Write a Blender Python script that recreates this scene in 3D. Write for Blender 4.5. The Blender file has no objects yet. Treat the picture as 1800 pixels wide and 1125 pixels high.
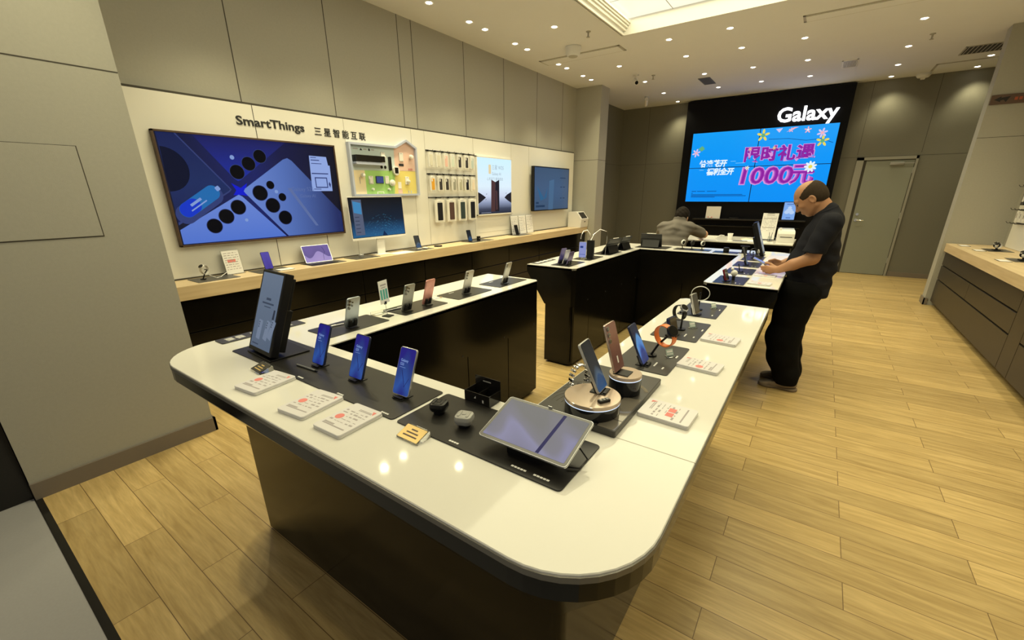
import bpy, bmesh, math, random
import numpy as np
from mathutils import Matrix, Vector
random.seed(7)
PI = math.pi
SC = bpy.context.scene
COL = SC.collection

# ------------------------------------------------------------------ camera
F_PX, YAW, PITCH, ROLL, CY = 741.481, 0.6130323, -0.3370251, -0.0070584, 599.474
CAM_H = 1.60
def cam_matrix():
    cy, sy, cp, sp = math.cos(YAW), math.sin(YAW), math.cos(PITCH), math.sin(PITCH)
    f = Vector((-sy*cp, cy*cp, sp)); r = Vector((cy, sy, 0)); u = r.cross(f)
    r2 = r*math.cos(ROLL) + u*math.sin(ROLL); u2 = u*math.cos(ROLL) - r*math.sin(ROLL)
    m = Matrix((r2, u2, -f)).transposed().to_4x4(); m.translation = (0, 0, CAM_H)
    return m
cam = bpy.data.cameras.new('camera'); co = bpy.data.objects.new('camera', cam); COL.objects.link(co)
cam.sensor_width = 36; cam.lens = 36*F_PX/1800; cam.shift_y = (CY-562.5)/1800; cam.clip_start = 0.02
co.matrix_world = cam_matrix(); SC.camera = co

# ------------------------------------------------------------------ world, view
W = bpy.data.worlds.new('world'); SC.world = W; W.use_nodes = True
bg = W.node_tree.nodes['Background']; bg.inputs[0].default_value = (1.0, 0.93, 0.76, 1); bg.inputs[1].default_value = 0.22
vs = SC.view_settings; vs.view_transform = 'Standard'; vs.look = 'None'; vs.exposure = 0.28; vs.gamma = 1.0; vs.use_curve_mapping = False
LIGHT_COL = (1.0, 0.89, 0.54)
SPOT_W = 1.0

# ------------------------------------------------------------------ materials
def mat(name, col, rough=0.5, metal=0.0, spec=0.5, emit=None, es=1.0, noise=None, bump=None, coat=0.0, trans=0.0, ior=1.45):
    m = bpy.data.materials.new(name); m.use_nodes = True
    nt = m.node_tree; b = nt.nodes['Principled BSDF']
    b.inputs['Base Color'].default_value = (*col, 1); b.inputs['Roughness'].default_value = rough
    b.inputs['Metallic'].default_value = metal; b.inputs['Specular IOR Level'].default_value = spec
    b.inputs['Coat Weight'].default_value = coat; b.inputs['IOR'].default_value = ior
    if trans: b.inputs['Transmission Weight'].default_value = trans
    if emit:
        b.inputs['Emission Color'].default_value = (*emit, 1); b.inputs['Emission Strength'].default_value = es*.85
    if noise or bump:
        tc = nt.nodes.new('ShaderNodeTexCoord')
    if noise:
        sc, amt = noise
        n = nt.nodes.new('ShaderNodeTexNoise'); n.inputs['Scale'].default_value = sc; n.inputs['Detail'].default_value = 4
        nt.links.new(tc.outputs['Object'], n.inputs['Vector'])
        mx = nt.nodes.new('ShaderNodeMix'); mx.data_type = 'RGBA'
        mx.inputs['A'].default_value = (*[max(0, c*(1-amt)) for c in col], 1); mx.inputs['B'].default_value = (*[min(1, c*(1+amt)) for c in col], 1)
        nt.links.new(n.outputs['Fac'], mx.inputs['Factor']); nt.links.new(mx.outputs['Result'], b.inputs['Base Color'])
    if bump:
        sc, st = bump
        n = nt.nodes.new('ShaderNodeTexNoise'); n.inputs['Scale'].default_value = sc; n.inputs['Detail'].default_value = 3
        nt.links.new(tc.outputs['Object'], n.inputs['Vector'])
        bp = nt.nodes.new('ShaderNodeBump'); bp.inputs['Strength'].default_value = st; bp.inputs['Distance'].default_value = 0.002
        nt.links.new(n.outputs['Fac'], bp.inputs['Height']); nt.links.new(bp.outputs['Normal'], b.inputs['Normal'])
    return m

def glow(name, col, es=1.0, rough=0.25):
    return mat(name, tuple(c*0.03 for c in col), rough, emit=col, es=es, spec=0.12)

def gradient(name, stops, axis='Z', lo=0.0, hi=1.0, wave=None, rough=0.2, es=1.0):
    """A screen picture: emission follows a colour ramp along one local axis."""
    m = bpy.data.materials.new(name); m.use_nodes = True; nt = m.node_tree; b = nt.nodes['Principled BSDF']
    b.inputs['Base Color'].default_value = (0.005, 0.005, 0.006, 1); b.inputs['Roughness'].default_value = rough; b.inputs['Specular IOR Level'].default_value = 0.14
    tc = nt.nodes.new('ShaderNodeTexCoord'); sp = nt.nodes.new('ShaderNodeSeparateXYZ'); nt.links.new(tc.outputs['Object'], sp.inputs[0])
    mr = nt.nodes.new('ShaderNodeMapRange'); mr.inputs[1].default_value = lo; mr.inputs[2].default_value = hi
    if wave:
        wsc, wamt, wax = wave
        n = nt.nodes.new('ShaderNodeTexWave'); n.inputs['Scale'].default_value = wsc; n.inputs['Distortion'].default_value = 3
        n.bands_direction = wax; nt.links.new(tc.outputs['Object'], n.inputs['Vector'])
        ma = nt.nodes.new('ShaderNodeMath'); ma.operation = 'MULTIPLY_ADD'; ma.inputs[1].default_value = wamt*(hi-lo)
        nt.links.new(n.outputs['Fac'], ma.inputs[0]); nt.links.new(sp.outputs[axis], ma.inputs[2]); nt.links.new(ma.outputs[0], mr.inputs[0])
    else:
        nt.links.new(sp.outputs[axis], mr.inputs[0])
    cr = nt.nodes.new('ShaderNodeValToRGB'); el = cr.color_ramp.elements
    while len(el) < len(stops): el.new(0.5)
    for e, (p, c) in zip(el, stops): e.position = p; e.color = (*c, 1)
    nt.links.new(mr.outputs[0], cr.inputs[0]); nt.links.new(cr.outputs[0], b.inputs['Emission Color']); b.inputs['Emission Strength'].default_value = es*.85
    return m

def plank_mat():
    m = bpy.data.materials.new('oak_plank_floor'); m.use_nodes = True; nt = m.node_tree; b = nt.nodes['Principled BSDF']; L = nt.links.new
    tc = nt.nodes.new('ShaderNodeTexCoord'); mp = nt.nodes.new('ShaderNodeMapping'); mp.inputs['Location'].default_value = (2.46+0.944*8, -0.07+0.156*2, 0)
    L(tc.outputs['Object'], mp.inputs['Vector'])
    br = nt.nodes.new('ShaderNodeTexBrick'); br.offset = 0.5; br.offset_frequency = 2; br.squash = 1
    br.inputs['Scale'].default_value = 1; br.inputs['Brick Width'].default_value = 0.944; br.inputs['Row Height'].default_value = 0.156
    br.inputs['Mortar Size'].default_value = 0.0016; br.inputs['Mortar Smooth'].default_value = 0.1; br.inputs['Bias'].default_value = 0
    br.inputs['Color1'].default_value = (0.0, 0.0, 0.0, 1); br.inputs['Color2'].default_value = (1, 1, 1, 1); br.inputs['Mortar'].default_value = (0.5, 0.5, 0.5, 1)
    L(mp.outputs[0], br.inputs['Vector'])
    # grain: noise stretched along the plank, offset per plank
    sc = nt.nodes.new('ShaderNodeMapping'); sc.inputs['Scale'].default_value = (1.3, 14, 1); L(tc.outputs['Object'], sc.inputs['Vector'])
    off = nt.nodes.new('ShaderNodeVectorMath'); off.operation = 'MULTIPLY_ADD'; off.inputs[1].default_value = (37, 11, 5)
    L(br.outputs['Color'], off.inputs[0]); L(sc.outputs[0], off.inputs[2])
    n1 = nt.nodes.new('ShaderNodeTexNoise'); n1.inputs['Scale'].default_value = 1.6; n1.inputs['Detail'].default_value = 6; n1.inputs['Distortion'].default_value = 1.2; L(off.outputs[0], n1.inputs['Vector'])
    n2 = nt.nodes.new('ShaderNodeTexNoise'); n2.inputs['Scale'].default_value = 9; n2.inputs['Detail'].default_value = 5; L(off.outputs[0], n2.inputs['Vector'])
    cr = nt.nodes.new('ShaderNodeValToRGB'); e = cr.color_ramp.elements
    e[0].position = 0.25; e[0].color = (0.43, 0.295, 0.112, 1); e[1].position = 0.75; e[1].color = (0.68, 0.50, 0.225, 1)
    L(n1.outputs['Fac'], cr.inputs[0])
    mx = nt.nodes.new('ShaderNodeMix'); mx.data_type = 'RGBA'; mx.blend_type = 'MULTIPLY'; mx.inputs['Factor'].default_value = 0.35
    L(cr.outputs[0], mx.inputs['A']); L(n2.outputs['Fac'], mx.inputs['B'])
    pv = nt.nodes.new('ShaderNodeHueSaturation'); vm = nt.nodes.new('ShaderNodeMapRange'); vm.inputs[3].default_value = 0.98; vm.inputs[4].default_value = 1.28
    sx = nt.nodes.new('ShaderNodeSeparateColor'); L(br.outputs['Color'], sx.inputs[0]); L(sx.outputs[0], vm.inputs[0]); L(vm.outputs[0], pv.inputs['Value']); L(mx.outputs['Result'], pv.inputs['Color'])
    mm = nt.nodes.new('ShaderNodeMix'); mm.data_type = 'RGBA'; mm.inputs['B'].default_value = (0.16, 0.095, 0.035, 1)
    L(br.outputs['Fac'], mm.inputs['Factor']); L(pv.outputs[0], mm.inputs['A']); L(mm.outputs['Result'], b.inputs['Base Color'])
    b.inputs['Roughness'].default_value = 0.33
    bp = nt.nodes.new('ShaderNodeBump'); bp.inputs['Strength'].default_value = 0.25; bp.inputs['Distance'].default_value = 0.002; bp.invert = True
    L(br.outputs['Fac'], bp.inputs['Height']); L(bp.outputs['Normal'], b.inputs['Normal'])
    return m

def oak_mat(name, c1, c2):
    m = bpy.data.materials.new(name); m.use_nodes = True; nt = m.node_tree; b = nt.nodes['Principled BSDF']; L = nt.links.new
    tc = nt.nodes.new('ShaderNodeTexCoord'); sc = nt.nodes.new('ShaderNodeMapping'); sc.inputs['Scale'].default_value = (20, 1.2, 20); L(tc.outputs['Object'], sc.inputs['Vector'])
    n = nt.nodes.new('ShaderNodeTexNoise'); n.inputs['Scale'].default_value = 1.5; n.inputs['Detail'].default_value = 6; L(sc.outputs[0], n.inputs['Vector'])
    cr = nt.nodes.new('ShaderNodeValToRGB'); cr.color_ramp.elements[0].color = (*c1, 1); cr.color_ramp.elements[1].color = (*c2, 1)
    cr.color_ramp.elements[0].position = .3; cr.color_ramp.elements[1].position = .7
    L(n.outputs['Fac'], cr.inputs[0]); L(cr.outputs[0], b.inputs['Base Color']); b.inputs['Roughness'].default_value = 0.45
    return m

M = {}
def mk(k, *a, **kw): M[k] = mat(k, *a, **kw); return M[k]
M['plank'] = plank_mat()
M['oak'] = oak_mat('pale_oak_laminate', (0.60, 0.46, 0.27), (0.72, 0.58, 0.37))
mk('wall', (0.40, 0.392, 0.345), 0.75, noise=(60, 0.06), bump=(350, 0.25))
mk('wall_back', (0.18, 0.175, 0.142), 0.75, noise=(60, 0.06), bump=(350, 0.25))
mk('ceiling', (0.70, 0.715, 0.74), 0.85, noise=(3, 0.02))
mk('panel_white', (0.80, 0.79, 0.74), 0.38, noise=(2, 0.015))
mk('seam', (0.06, 0.055, 0.045), 0.8)
mk('pale_seam', (0.45, 0.43, 0.37), 0.6)
mk('skirting', (0.20, 0.17, 0.14), 0.5, noise=(30, .04))
mk('mall_tile', (0.35, 0.345, 0.35), 0.42, noise=(90, 0.06))
mk('black_gloss', (0.012, 0.011, 0.010), 0.12)
mk('black_cab', (0.005, 0.0045, 0.0035), 0.15, spec=0.34, noise=(40, .1))
mk('black_cab_dark', (0.005, 0.005, 0.004), 0.4, spec=.2)
mk('brown_cab', (0.036, 0.030, 0.022), 0.42, noise=(30, .06))
mk('top_white', (0.80, 0.79, 0.74), 0.055, spec=0.5, noise=(1.2, 0.012))
mk('edge_metal', (0.20, 0.195, 0.18), 0.4, metal=0.5)
mk('mat_black', (0.020, 0.019, 0.018), 0.30, noise=(200, .1))
mk('mat_grey', (0.045, 0.043, 0.040), 0.34, noise=(200, .1))
mk('plastic_black', (0.009, 0.009, 0.010), 0.32, spec=.32)
mk('plastic_dark', (0.028, 0.028, 0.032), 0.4, spec=.35)
mk('plastic_white', (0.80, 0.79, 0.76), 0.35)
mk('plastic_grey', (0.36, 0.36, 0.35), 0.32)
mk('paper', (0.84, 0.83, 0.82), 0.7)
mk('paper_gloss', (0.78, 0.765, 0.79), 0.22)
mk('ink', (0.42, 0.39, 0.41), 0.7)
mk('ink_black', (0.02, 0.02, 0.022), 0.6)
mk('ink_red', (0.80, 0.24, 0.22), 0.6)
mk('white_print', (0.85, 0.85, 0.84), 0.6)
mk('silver', (0.62, 0.63, 0.66), 0.22, metal=0.85)
mk('chrome', (0.85, 0.85, 0.86), 0.06, metal=1.0)
mk('silver_blue', (0.42, 0.48, 0.56), 0.25, metal=0.55)
mk('titan_grey', (0.33, 0.34, 0.34), 0.3, metal=0.6)
mk('titan_silver', (0.55, 0.55, 0.54), 0.28, metal=0.5)
mk('pink_body', (0.80, 0.36, 0.33), 0.22, metal=0.2, noise=(25, .35))
mk('rose_body', (0.27, 0.13, 0.125), 0.14, metal=0.3)
mk('rose_rim', (0.66, 0.52, 0.46), 0.2, metal=0.85)
mk('navy_body', (0.03, 0.04, 0.11), 0.2, metal=0.3)
mk('maroon_body', (0.22, 0.02, 0.04), 0.25, metal=0.3)
mk('violet_body', (0.16, 0.13, 0.28), 0.25, metal=0.3)
mk('lens', (0.006, 0.006, 0.008), 0.05, coat=1)
mk('drum_top', (0.62, 0.50, 0.40), 0.16, metal=0.35)
mk('drum_side', (0.012, 0.013, 0.016), 0.08)
mk('slab_grey', (0.22, 0.20, 0.17), 0.10, metal=0.3)
mk('orange', (0.85, 0.20, 0.03), 0.4)
mk('bezel_grey', (.16, .16, .16), .15)
mk('gold_card', (0.72, 0.52, 0.20), 0.3, metal=0.2)
mk('acrylic', (0.93, 0.95, 0.95), 0.03, trans=1.0, ior=1.45)
mk('frame_brown', (0.085, 0.050, 0.030), 0.35)
mk('frame_grey', (0.47, 0.52, 0.68), 0.4)
mk('back_panel_black', (0.004, 0.004, 0.006), 0.45, spec=0.15)
mk('door_paint', (0.27, 0.285, 0.24), 0.45)
mk('door_frame', (0.32, 0.315, 0.275), 0.5)
mk('vent_grey', (0.40, 0.385, 0.34), 0.6)
mk('vent_mid', (.16, .16, .15), .6)
mk('vent_dark', (0.03, 0.03, 0.03), 0.7)
mk('skin', (0.42, 0.215, 0.115), 0.5, noise=(30, .06))
mk('skin_pale', (0.62, 0.36, 0.22), 0.5)
mk('hair', (0.012, 0.009, 0.007), 0.8, spec=.15, noise=(80, .3))
mk('shirt_navy', (0.012, 0.0125, 0.018), 0.9, spec=.2, bump=(260, .3))
mk('trousers_black', (0.005, 0.005, 0.005), 0.9, spec=.15, bump=(200, .3))
mk('hoodie_grey', (0.135, 0.122, 0.108), 0.9, bump=(180, .4))
mk('shoe_taupe', (0.30, 0.245, 0.19), 0.8, bump=(200, .3))
mk('sole', (0.22, 0.17, 0.12), 0.8)
M['lamp'] = glow('downlight_lamp', (1.0, 0.93, 0.74), 14)
M['cove_panel'] = glow('luminous_ceiling_tile', (1.0, 0.93, 0.70), 1.0)
M['sign_white'] = glow('backlit_letter', (1, 1, 1), 2.2)
M['screen_off'] = mat('dark_glass', (0.006, 0.007, 0.010), 0.06)
M['ph_blue'] = gradient('lock_screen_blue', [(0, (0.012, 0.012, 0.16)), (.35, (0.024, 0.075, 0.30)), (.65, (0.020, 0.048, 0.20)), (1, (0.016, 0.012, 0.18))], 'Z', 0, 0.16, wave=(5, .22, 'X'))
M['ph_dark'] = gradient('screen_dark_blue', [(0, (0.02, 0.07, 0.16)), (.30, (0.012, 0.05, 0.13)), (.34, (0.05, 0.09, 0.14)), (.5, (0.012, 0.018, 0.025)), (1, (0.008, 0.011, 0.014))], 'Z', 0, 0.16, wave=(3, .25, 'X'))
M['ph_sky'] = gradient('screen_blue_ribbon', [(0, (0.012, 0.02, 0.10)), (.35, (0.02, 0.045, 0.20)), (.5, (0.06, 0.19, 0.50)), (.7, (0.10, 0.27, 0.52)), (.78, (0.012, 0.02, 0.05)), (1, (0.01, 0.015, 0.03))], 'Z', 0, 0.16, wave=(3, .3, 'X'))
M['ph_violet'] = gradient('screen_violet', [(0, (0.055, 0.035, 0.26)), (1, (0.075, 0.055, 0.34))], 'Z', 0, 0.16, wave=(4, .4, 'X'))
M['ph_lilac'] = glow('screen_lilac', (0.24, 0.27, 0.55), 1.0)
M['sign_screen'] = gradient('signage_screen_grey_blue', [(0, (0.075, 0.105, 0.16)), (1, (0.115, 0.155, 0.225))], 'Z', 0, 0.35, rough=.15)
M['tablet_lilac'] = gradient('tablet_wallpaper_lilac', [(0, (0.17, 0.165, 0.25)), (.45, (0.21, 0.205, 0.33)), (.6, (0.17, 0.165, 0.21)), (1, (0.15, 0.148, 0.155))], 'Z', 0, 0.17, wave=(3.5, .45, 'DIAGONAL'), rough=.12)
M['tablet_violet'] = gradient('tablet_wallpaper_violet', [(0, (0.36, 0.27, 0.55)), (.6, (0.30, 0.23, 0.52)), (.62, (0.10, 0.07, 0.26)), (1, (0.12, 0.08, 0.30))], 'Z', 0, 0.17, wave=(1.6, .35, 'X'))
M['line_navy'] = glow('wallpaper_navy_line', (0.015, 0.014, 0.08), 1)

# ------------------------------------------------------------------ mesh helpers
class MB:
    def __init__(s): s.v = []; s.f = []
    def add(s, vs, fs, T=None):
        o = len(s.v)
        if T is not None: vs = [tuple(T @ Vector(p)) for p in vs]
        s.v += [tuple(p) for p in vs]; s.f += [tuple(i+o for i in f) for f in fs]; return s
    def box(s, x0, x1, y0, y1, z0, z1, T=None, b=0.0):
        if b <= 0:
            v = [(x, y, z) for z in (z0, z1) for y in (y0, y1) for x in (x0, x1)]
            return s.add(v, [(0, 2, 3, 1), (4, 5, 7, 6), (0, 1, 5, 4), (2, 6, 7, 3), (0, 4, 6, 2), (1, 3, 7, 5)], T)
        bm = bmesh.new(); bmesh.ops.create_cube(bm, size=1)
        for v in bm.verts: v.co = ((v.co.x+.5)*(x1-x0)+x0, (v.co.y+.5)*(y1-y0)+y0, (v.co.z+.5)*(z1-z0)+z0)
        bmesh.ops.bevel(bm, geom=bm.edges[:], offset=b, segments=2, profile=.5, affect='EDGES')
        bm.verts.index_update(); s.add([v.co[:] for v in bm.verts], [[v.index for v in f.verts] for f in bm.faces], T); bm.free(); return s
    def rings(s, rings, T=None, cap0=True, cap1=True, closed=True):
        n = len(rings[0]); vs = [p for r in rings for p in r]; fs = []
        for i in range(len(rings)-1):
            for j in range(n if closed else n-1):
                a, b_ = i*n+j, i*n+(j+1) % n
                fs.append((a, b_, b_+n, a+n))
        if cap0: fs.append(tuple(reversed(range(n))))
        if cap1: fs.append(tuple(range((len(rings)-1)*n, len(rings)*n)))
        return s.add(vs, fs, T)
    def prism(s, out, z0, z1, T=None, ch=0.0):
        if ch:
            c = Vector((sum(p[0] for p in out)/len(out), sum(p[1] for p in out)/len(out)))
            ins = inset(out, ch)
            return s.rings([[(x, y, z0) for x, y in ins], [(x, y, z0+ch) for x, y in out], [(x, y, z1-ch) for x, y in out], [(x, y, z1) for x, y in ins]], T)
        return s.rings([[(x, y, z0) for x, y in out], [(x, y, z1) for x, y in out]], T)
    def cyl(s, r, z0, z1, n=24, T=None, r2=None):
        r2 = r if r2 is None else r2
        return s.rings([circ(r, z0, n), circ(r2, z1, n)], T)
    def lathe(s, prof, n=28, T=None, cap=True):
        return s.rings([circ(max(r, 1e-5), z, n) for r, z in prof], T, cap, cap)
    def tube(s, path, r, n=8, T=None, closed=False):
        P = [Vector(p) for p in path]; rr = r if isinstance(r, (list, tuple)) else [r]*len(P); rings = []
        up = None
        for i, p in enumerate(P):
            if closed: t = P[(i+1) % len(P)]-P[i-1]
            else: t = (P[min(i+1, len(P)-1)]-P[max(i-1, 0)])
            t.normalize()
            if up is None: up = t.orthogonal().normalized()
            else:
                up = (up - t*up.dot(t)); up = up.normalized() if up.length > 1e-6 else t.orthogonal().normalized()
            w = t.cross(up); rings.append([tuple(p + (up*math.cos(a)+w*math.sin(a))*rr[i]) for a in [2*PI*k/n for k in range(n)]])
        if closed: rings.append(rings[0]); return s.rings(rings, T, False, False)
        return s.rings(rings, T)
    def sphere(s, r, c=(0, 0, 0), n=16, sc=(1, 1, 1), T=None):
        pr = [(math.sin(PI*i/n)*r, -math.cos(PI*i/n)*r) for i in range(n+1)]
        return s.rings([[(c[0]+x*sc[0], c[1]+y*sc[1], c[2]+z*sc[2]) for x, y, z in circ(max(q, 1e-5), z0, n*2)] for q, z0 in pr], T)
    def flat(s, pts, z=0.0, T=None, d=0.0):
        if d: return s.prism(pts if area(pts) > 0 else pts[::-1], z, z+d, T)
        return s.add([(x, y, z) for x, y in pts], [tuple(range(len(pts)))], T)
    def text(s, body, size, T=None, bold=0.0, extrude=0.0, spacing=1.0, align='CENTER', width=None, res=3, shear=0.0):
        cu = bpy.data.curves.new('tmp_text', 'FONT'); cu.body = body; cu.size = size; cu.offset = bold; cu.extrude = extrude
        cu.space_character = spacing; cu.align_x = align; cu.resolution_u = res; cu.shear = shear
        o = bpy.data.objects.new('tmp_text', cu); COL.objects.link(o); bpy.context.view_layer.update()
        dg = bpy.context.evaluated_depsgraph_get(); me = bpy.data.meshes.new_from_object(o.evaluated_get(dg))
        k = 1.0
        if width and len(me.vertices):
            xs = [v.co.x for v in me.vertices]; k = width/(max(xs)-min(xs))
        s.add([(v.co.x*k, v.co.y, v.co.z) for v in me.vertices], [tuple(p.vertices) for p in me.polygons], T)
        bpy.data.objects.remove(o); bpy.data.curves.remove(cu); bpy.data.meshes.remove(me); return s
    def build(s, name, material, parent=None, smooth=None, loc=None):
        me = bpy.data.meshes.new(name); me.from_pydata(s.v, [], s.f); me.validate(); me.update()
        if material is not None: me.materials.append(material)
        bm = bmesh.new(); bm.from_mesh(me); bmesh.ops.recalc_face_normals(bm, faces=bm.faces[:])
        if smooth:
            for f in bm.faces: f.smooth = True
            for e in bm.edges:
                if len(e.link_faces) == 2 and e.calc_face_angle(0) > smooth: e.smooth = False
        bm.to_mesh(me); bm.free()
        o = bpy.data.objects.new(name, me); COL.objects.link(o)
        if parent is not None: o.parent = parent
        if loc is not None: o.location = loc
        return o
SM = math.radians(38)
def circ(r, z, n=24): return [(r*math.cos(2*PI*k/n), r*math.sin(2*PI*k/n), z) for k in range(n)]
def circ2(r, n=24, cx=0, cy=0): return [(cx+r*math.cos(2*PI*k/n), cy+r*math.sin(2*PI*k/n)) for k in range(n)]
def area(p): return .5*sum(p[i-1][0]*p[i][1]-p[i][0]*p[i-1][1] for i in range(len(p)))
def rrect(w, h, r, n=5, cx=0, cy=0):
    r = min(r, w/2-1e-5, h/2-1e-5); out = []
    for sx, sy, a0 in ((1, -1, -PI/2), (1, 1, 0), (-1, 1, PI/2), (-1, -1, PI)):
        for k in range(n+1):
            a = a0+PI/2*k/n; out.append((cx+sx*(w/2-r)+r*math.cos(a), cy+sy*(h/2-r)+r*math.sin(a)))
    return out
def inset(out, d):
    n = len(out); res = []
    for i in range(n):
        p0, p, p1 = Vector(out[i-1]), Vector(out[i]), Vector(out[(i+1) % n])
        a, b_ = (p-p0), (p1-p); a = a.normalized() if a.length > 1e-9 else b_.normalized(); b_ = b_.normalized() if b_.length > 1e-9 else a
        nn = Vector((-a.y-b_.y, a.x+b_.x)); nn = nn.normalized() if nn.length > 1e-6 else Vector((0, 0))
        c = max(.5, nn.dot(Vector((-a.y, a.x)))); q = p+nn*d/c; res.append((q.x, q.y))
    return res
def arc(cx, cy, r, a0, a1, n): return [(cx+r*math.cos(a0+(a1-a0)*k/n), cy+r*math.sin(a0+(a1-a0)*k/n)) for k in range(n+1)]
def frame(o, r, u):
    """local x = r, local y = u, local z = outward normal"""
    r, u = Vector(r).normalized(), Vector(u).normalized(); n = r.cross(u)
    m = Matrix((r, u, n)).transposed().to_4x4(); m.translation = o; return m
def FL(x): return Matrix(((0, 0, 1, x), (1, 0, 0, 0), (0, 1, 0, 0), (0, 0, 0, 1)))      # left wall: local (Y, Z, out +X)
def FB(y): return Matrix(((1, 0, 0, 0), (0, 0, -1, y), (0, 1, 0, 0), (0, 0, 0, 1)))     # back wall: local (X, Z, out -Y)
FRONT = Matrix(((1, 0, 0, 0), (0, 0, -1, 0), (0, 1, 0, 0), (0, 0, 0, 1)))               # panel front in thing space: x, z, out -Y
BACK = Matrix(((-1, 0, 0, 0), (0, 0, 1, 0), (0, 1, 0, 0), (0, 0, 0, 1)))
def Tr(x, y, z): return Matrix.Translation((x, y, z))
def Rz(a): return Matrix.Rotation(a, 4, 'Z')
def Rx(a): return Matrix.Rotation(a, 4, 'X')
def Ry(a): return Matrix.Rotation(a, 4, 'Y')
D2R = math.radians

def tag(o, label, cat, group=None):
    o['label'] = label; o['category'] = cat
    if group: o['group'] = group
    return o
def thing(name, label, cat, loc=(0, 0, 0), rot=(0, 0, 0), group=None):
    o = bpy.data.objects.new(name, None); COL.objects.link(o); o.empty_display_size = .05
    o.location = loc; o.rotation_euler = rot
    return tag(o, label, cat, group)
def struct(name, mb, m, smooth=None):
    o = mb.build(name, m, None, smooth); o['kind'] = 'structure'; return o
def kids(o): return [c for c in COL.objects if c.parent == o]
def dup(o, loc, rot=None, label=None, group=None):
    r = o.copy(); COL.objects.link(r); r.location = loc
    if rot is not None: r.rotation_euler = rot
    if label: r['label'] = label
    if group: r['group'] = group
    for c in kids(o):
        d = c.copy(); COL.objects.link(d); d.parent = r
        for g in kids(c):
            e = g.copy(); COL.objects.link(e); e.parent = d
    return r

# ================================================================== ROOM
ZC = 3.5; XL = -4.30; YB = 11.10; XR = 2.08
struct('floor', MB().box(-4.6, 4.2, 0.075, 11.3, -0.06, 0), M['plank'])
struct('trim_1', MB().box(-4.6, 4.2, 0.045, 0.075, -0.06, 0.002), M['black_gloss'])
o = struct('floor_mall', MB().box(-6, 6, -4, 0.045, -0.06, 0), M['mall_tile'])
# ceiling with a rectangular opening for the luminous cove
HX0, HX1, HY0, HY1, HZ = -2.51, 0.30, 1.30, 6.07, 3.665
c = MB()
c.box(-4.6, HX0, -0.2, 11.3, ZC, ZC+.3); c.box(HX1, 4.2, -0.2, 11.3, ZC, ZC+.3)
c.box(HX0, HX1, -0.2, HY0, ZC, ZC+.3); c.box(HX0, HX1, HY1, 11.3, ZC, ZC+.3)
c.box(-4.6, 4.2, -0.2, 11.3, ZC+.3, ZC+.34)
struct('ceiling', c, M['ceiling'])
# stepped white mouldings round the opening
t = MB()
for k, (d, z) in enumerate(((.0, 3.5), (.028, 3.535), (.05, 3.565), (.066, 3.59), (.082, 3.612))):
    for (x0, x1, y0, y1) in ((HX0+d, HX0+d+.03, HY0, HY1), (HX1-d-.03, HX1-d, HY0, HY1)):
        t.box(x0, x1, y0, y1, z-.006 if k == 0 else z, z+.022, b=.002)
t.box(HX0, HX1, HY1-.012, HY1, 3.494, HZ); t.box(HX0, HX1, HY0, HY0+.012, 3.494, HZ)
t.box(HX0, HX0+.012, HY0, HY1, 3.494, HZ); t.box(HX1-.012, HX1, HY0, HY1, 3.494, HZ)
struct('trim_2', t, M['panel_white'])
cl = thing('luminous_ceiling', 'large backlit ceiling of cream square tiles in the recess above the near island', 'light', (0, 0, 0))
t = MB()
xs = [HX0+.012+.61*k for k in range(5)]+[HX1-.012]; ys = [HY1-.012-.6*k for k in range(8)]+[HY0+.012]
for x0, x1 in zip(xs, xs[1:]):
    for y1, y0 in zip(ys, ys[1:]): t.box(x0+.004, x1-.004, y0+.004, y1-.004, HZ, HZ+.01)
t.build('light_tiles', M['cove_panel'], cl)
t = MB()
for x in xs[1:-1]: t.box(x-.004, x+.004, HY0+.012, HY1-.012, HZ-.001, HZ+.01)
for y in ys[1:-1]: t.box(HX0+.012, HX1-.012, y-.004, y+.004, HZ-.0015, HZ+.01)
t.build('tile_grid', M['vent_grey'], cl)

# left wall, its column, the recess behind, back wall, right wall
struct('wall_left', MB().box(XL-.2, XL, .9, 8.5, 0, ZC), M['wall'])
struct('column_left', MB().box(XL, -3.78, 8.35, 8.72, 0, ZC), M['wall'])
struct('wall_recess', MB().box(-4.6, -4.40, 8.5, 11.3, 0, ZC), M['wall_back'])
struct('wall_back', MB().box(-4.6, 4.2, YB, 11.3, 0, ZC), M['wall_back'])
struct('column_right', MB().box(1.50, 2.35, 8.50, 8.72, 0, ZC), M['wall'])
struct('wall_right', MB().box(XR, XR+.2, -0.2, 8.52, 0, ZC), M['wall'])
struct('wall_recess_right', MB().box(2.2, 2.4, 8.6, 11.3, 0, ZC), M['wall_back'])
# front left pillar with skirting, panel joints and a flush access hatch
struct('column_front', MB().box(XL-.1, -3.30, 0.052, 0.95, 0, ZC), M['wall'])
struct('baseboard_front', MB().box(-3.31, -3.285, .05, .965, 0, .10).box(-4.2, -3.285, .95, .965, 0, .10), M['skirting'])
struct('column_front_cladding', MB().box(XL-.1, -3.32, -.6, .048, 0, ZC), M['black_gloss'])
s = MB(); s.box(-3.3005, -3.299, .05, .95, 2.235, 2.241)
struct('trim_3', s, M['seam'])
h = thing('access_hatch', 'square flush access hatch with dark joint in the front left pillar', 'hatch', (-3.30, .40, 1.62))
MB().box(0, .004, -.28, .28, -.23, .23, b=.001).build('hatch_panel', M['wall'], h)
MB().box(0, .0015, -.285, .285, -.236, .233).build('hatch_joint', M['seam'], h)
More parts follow.
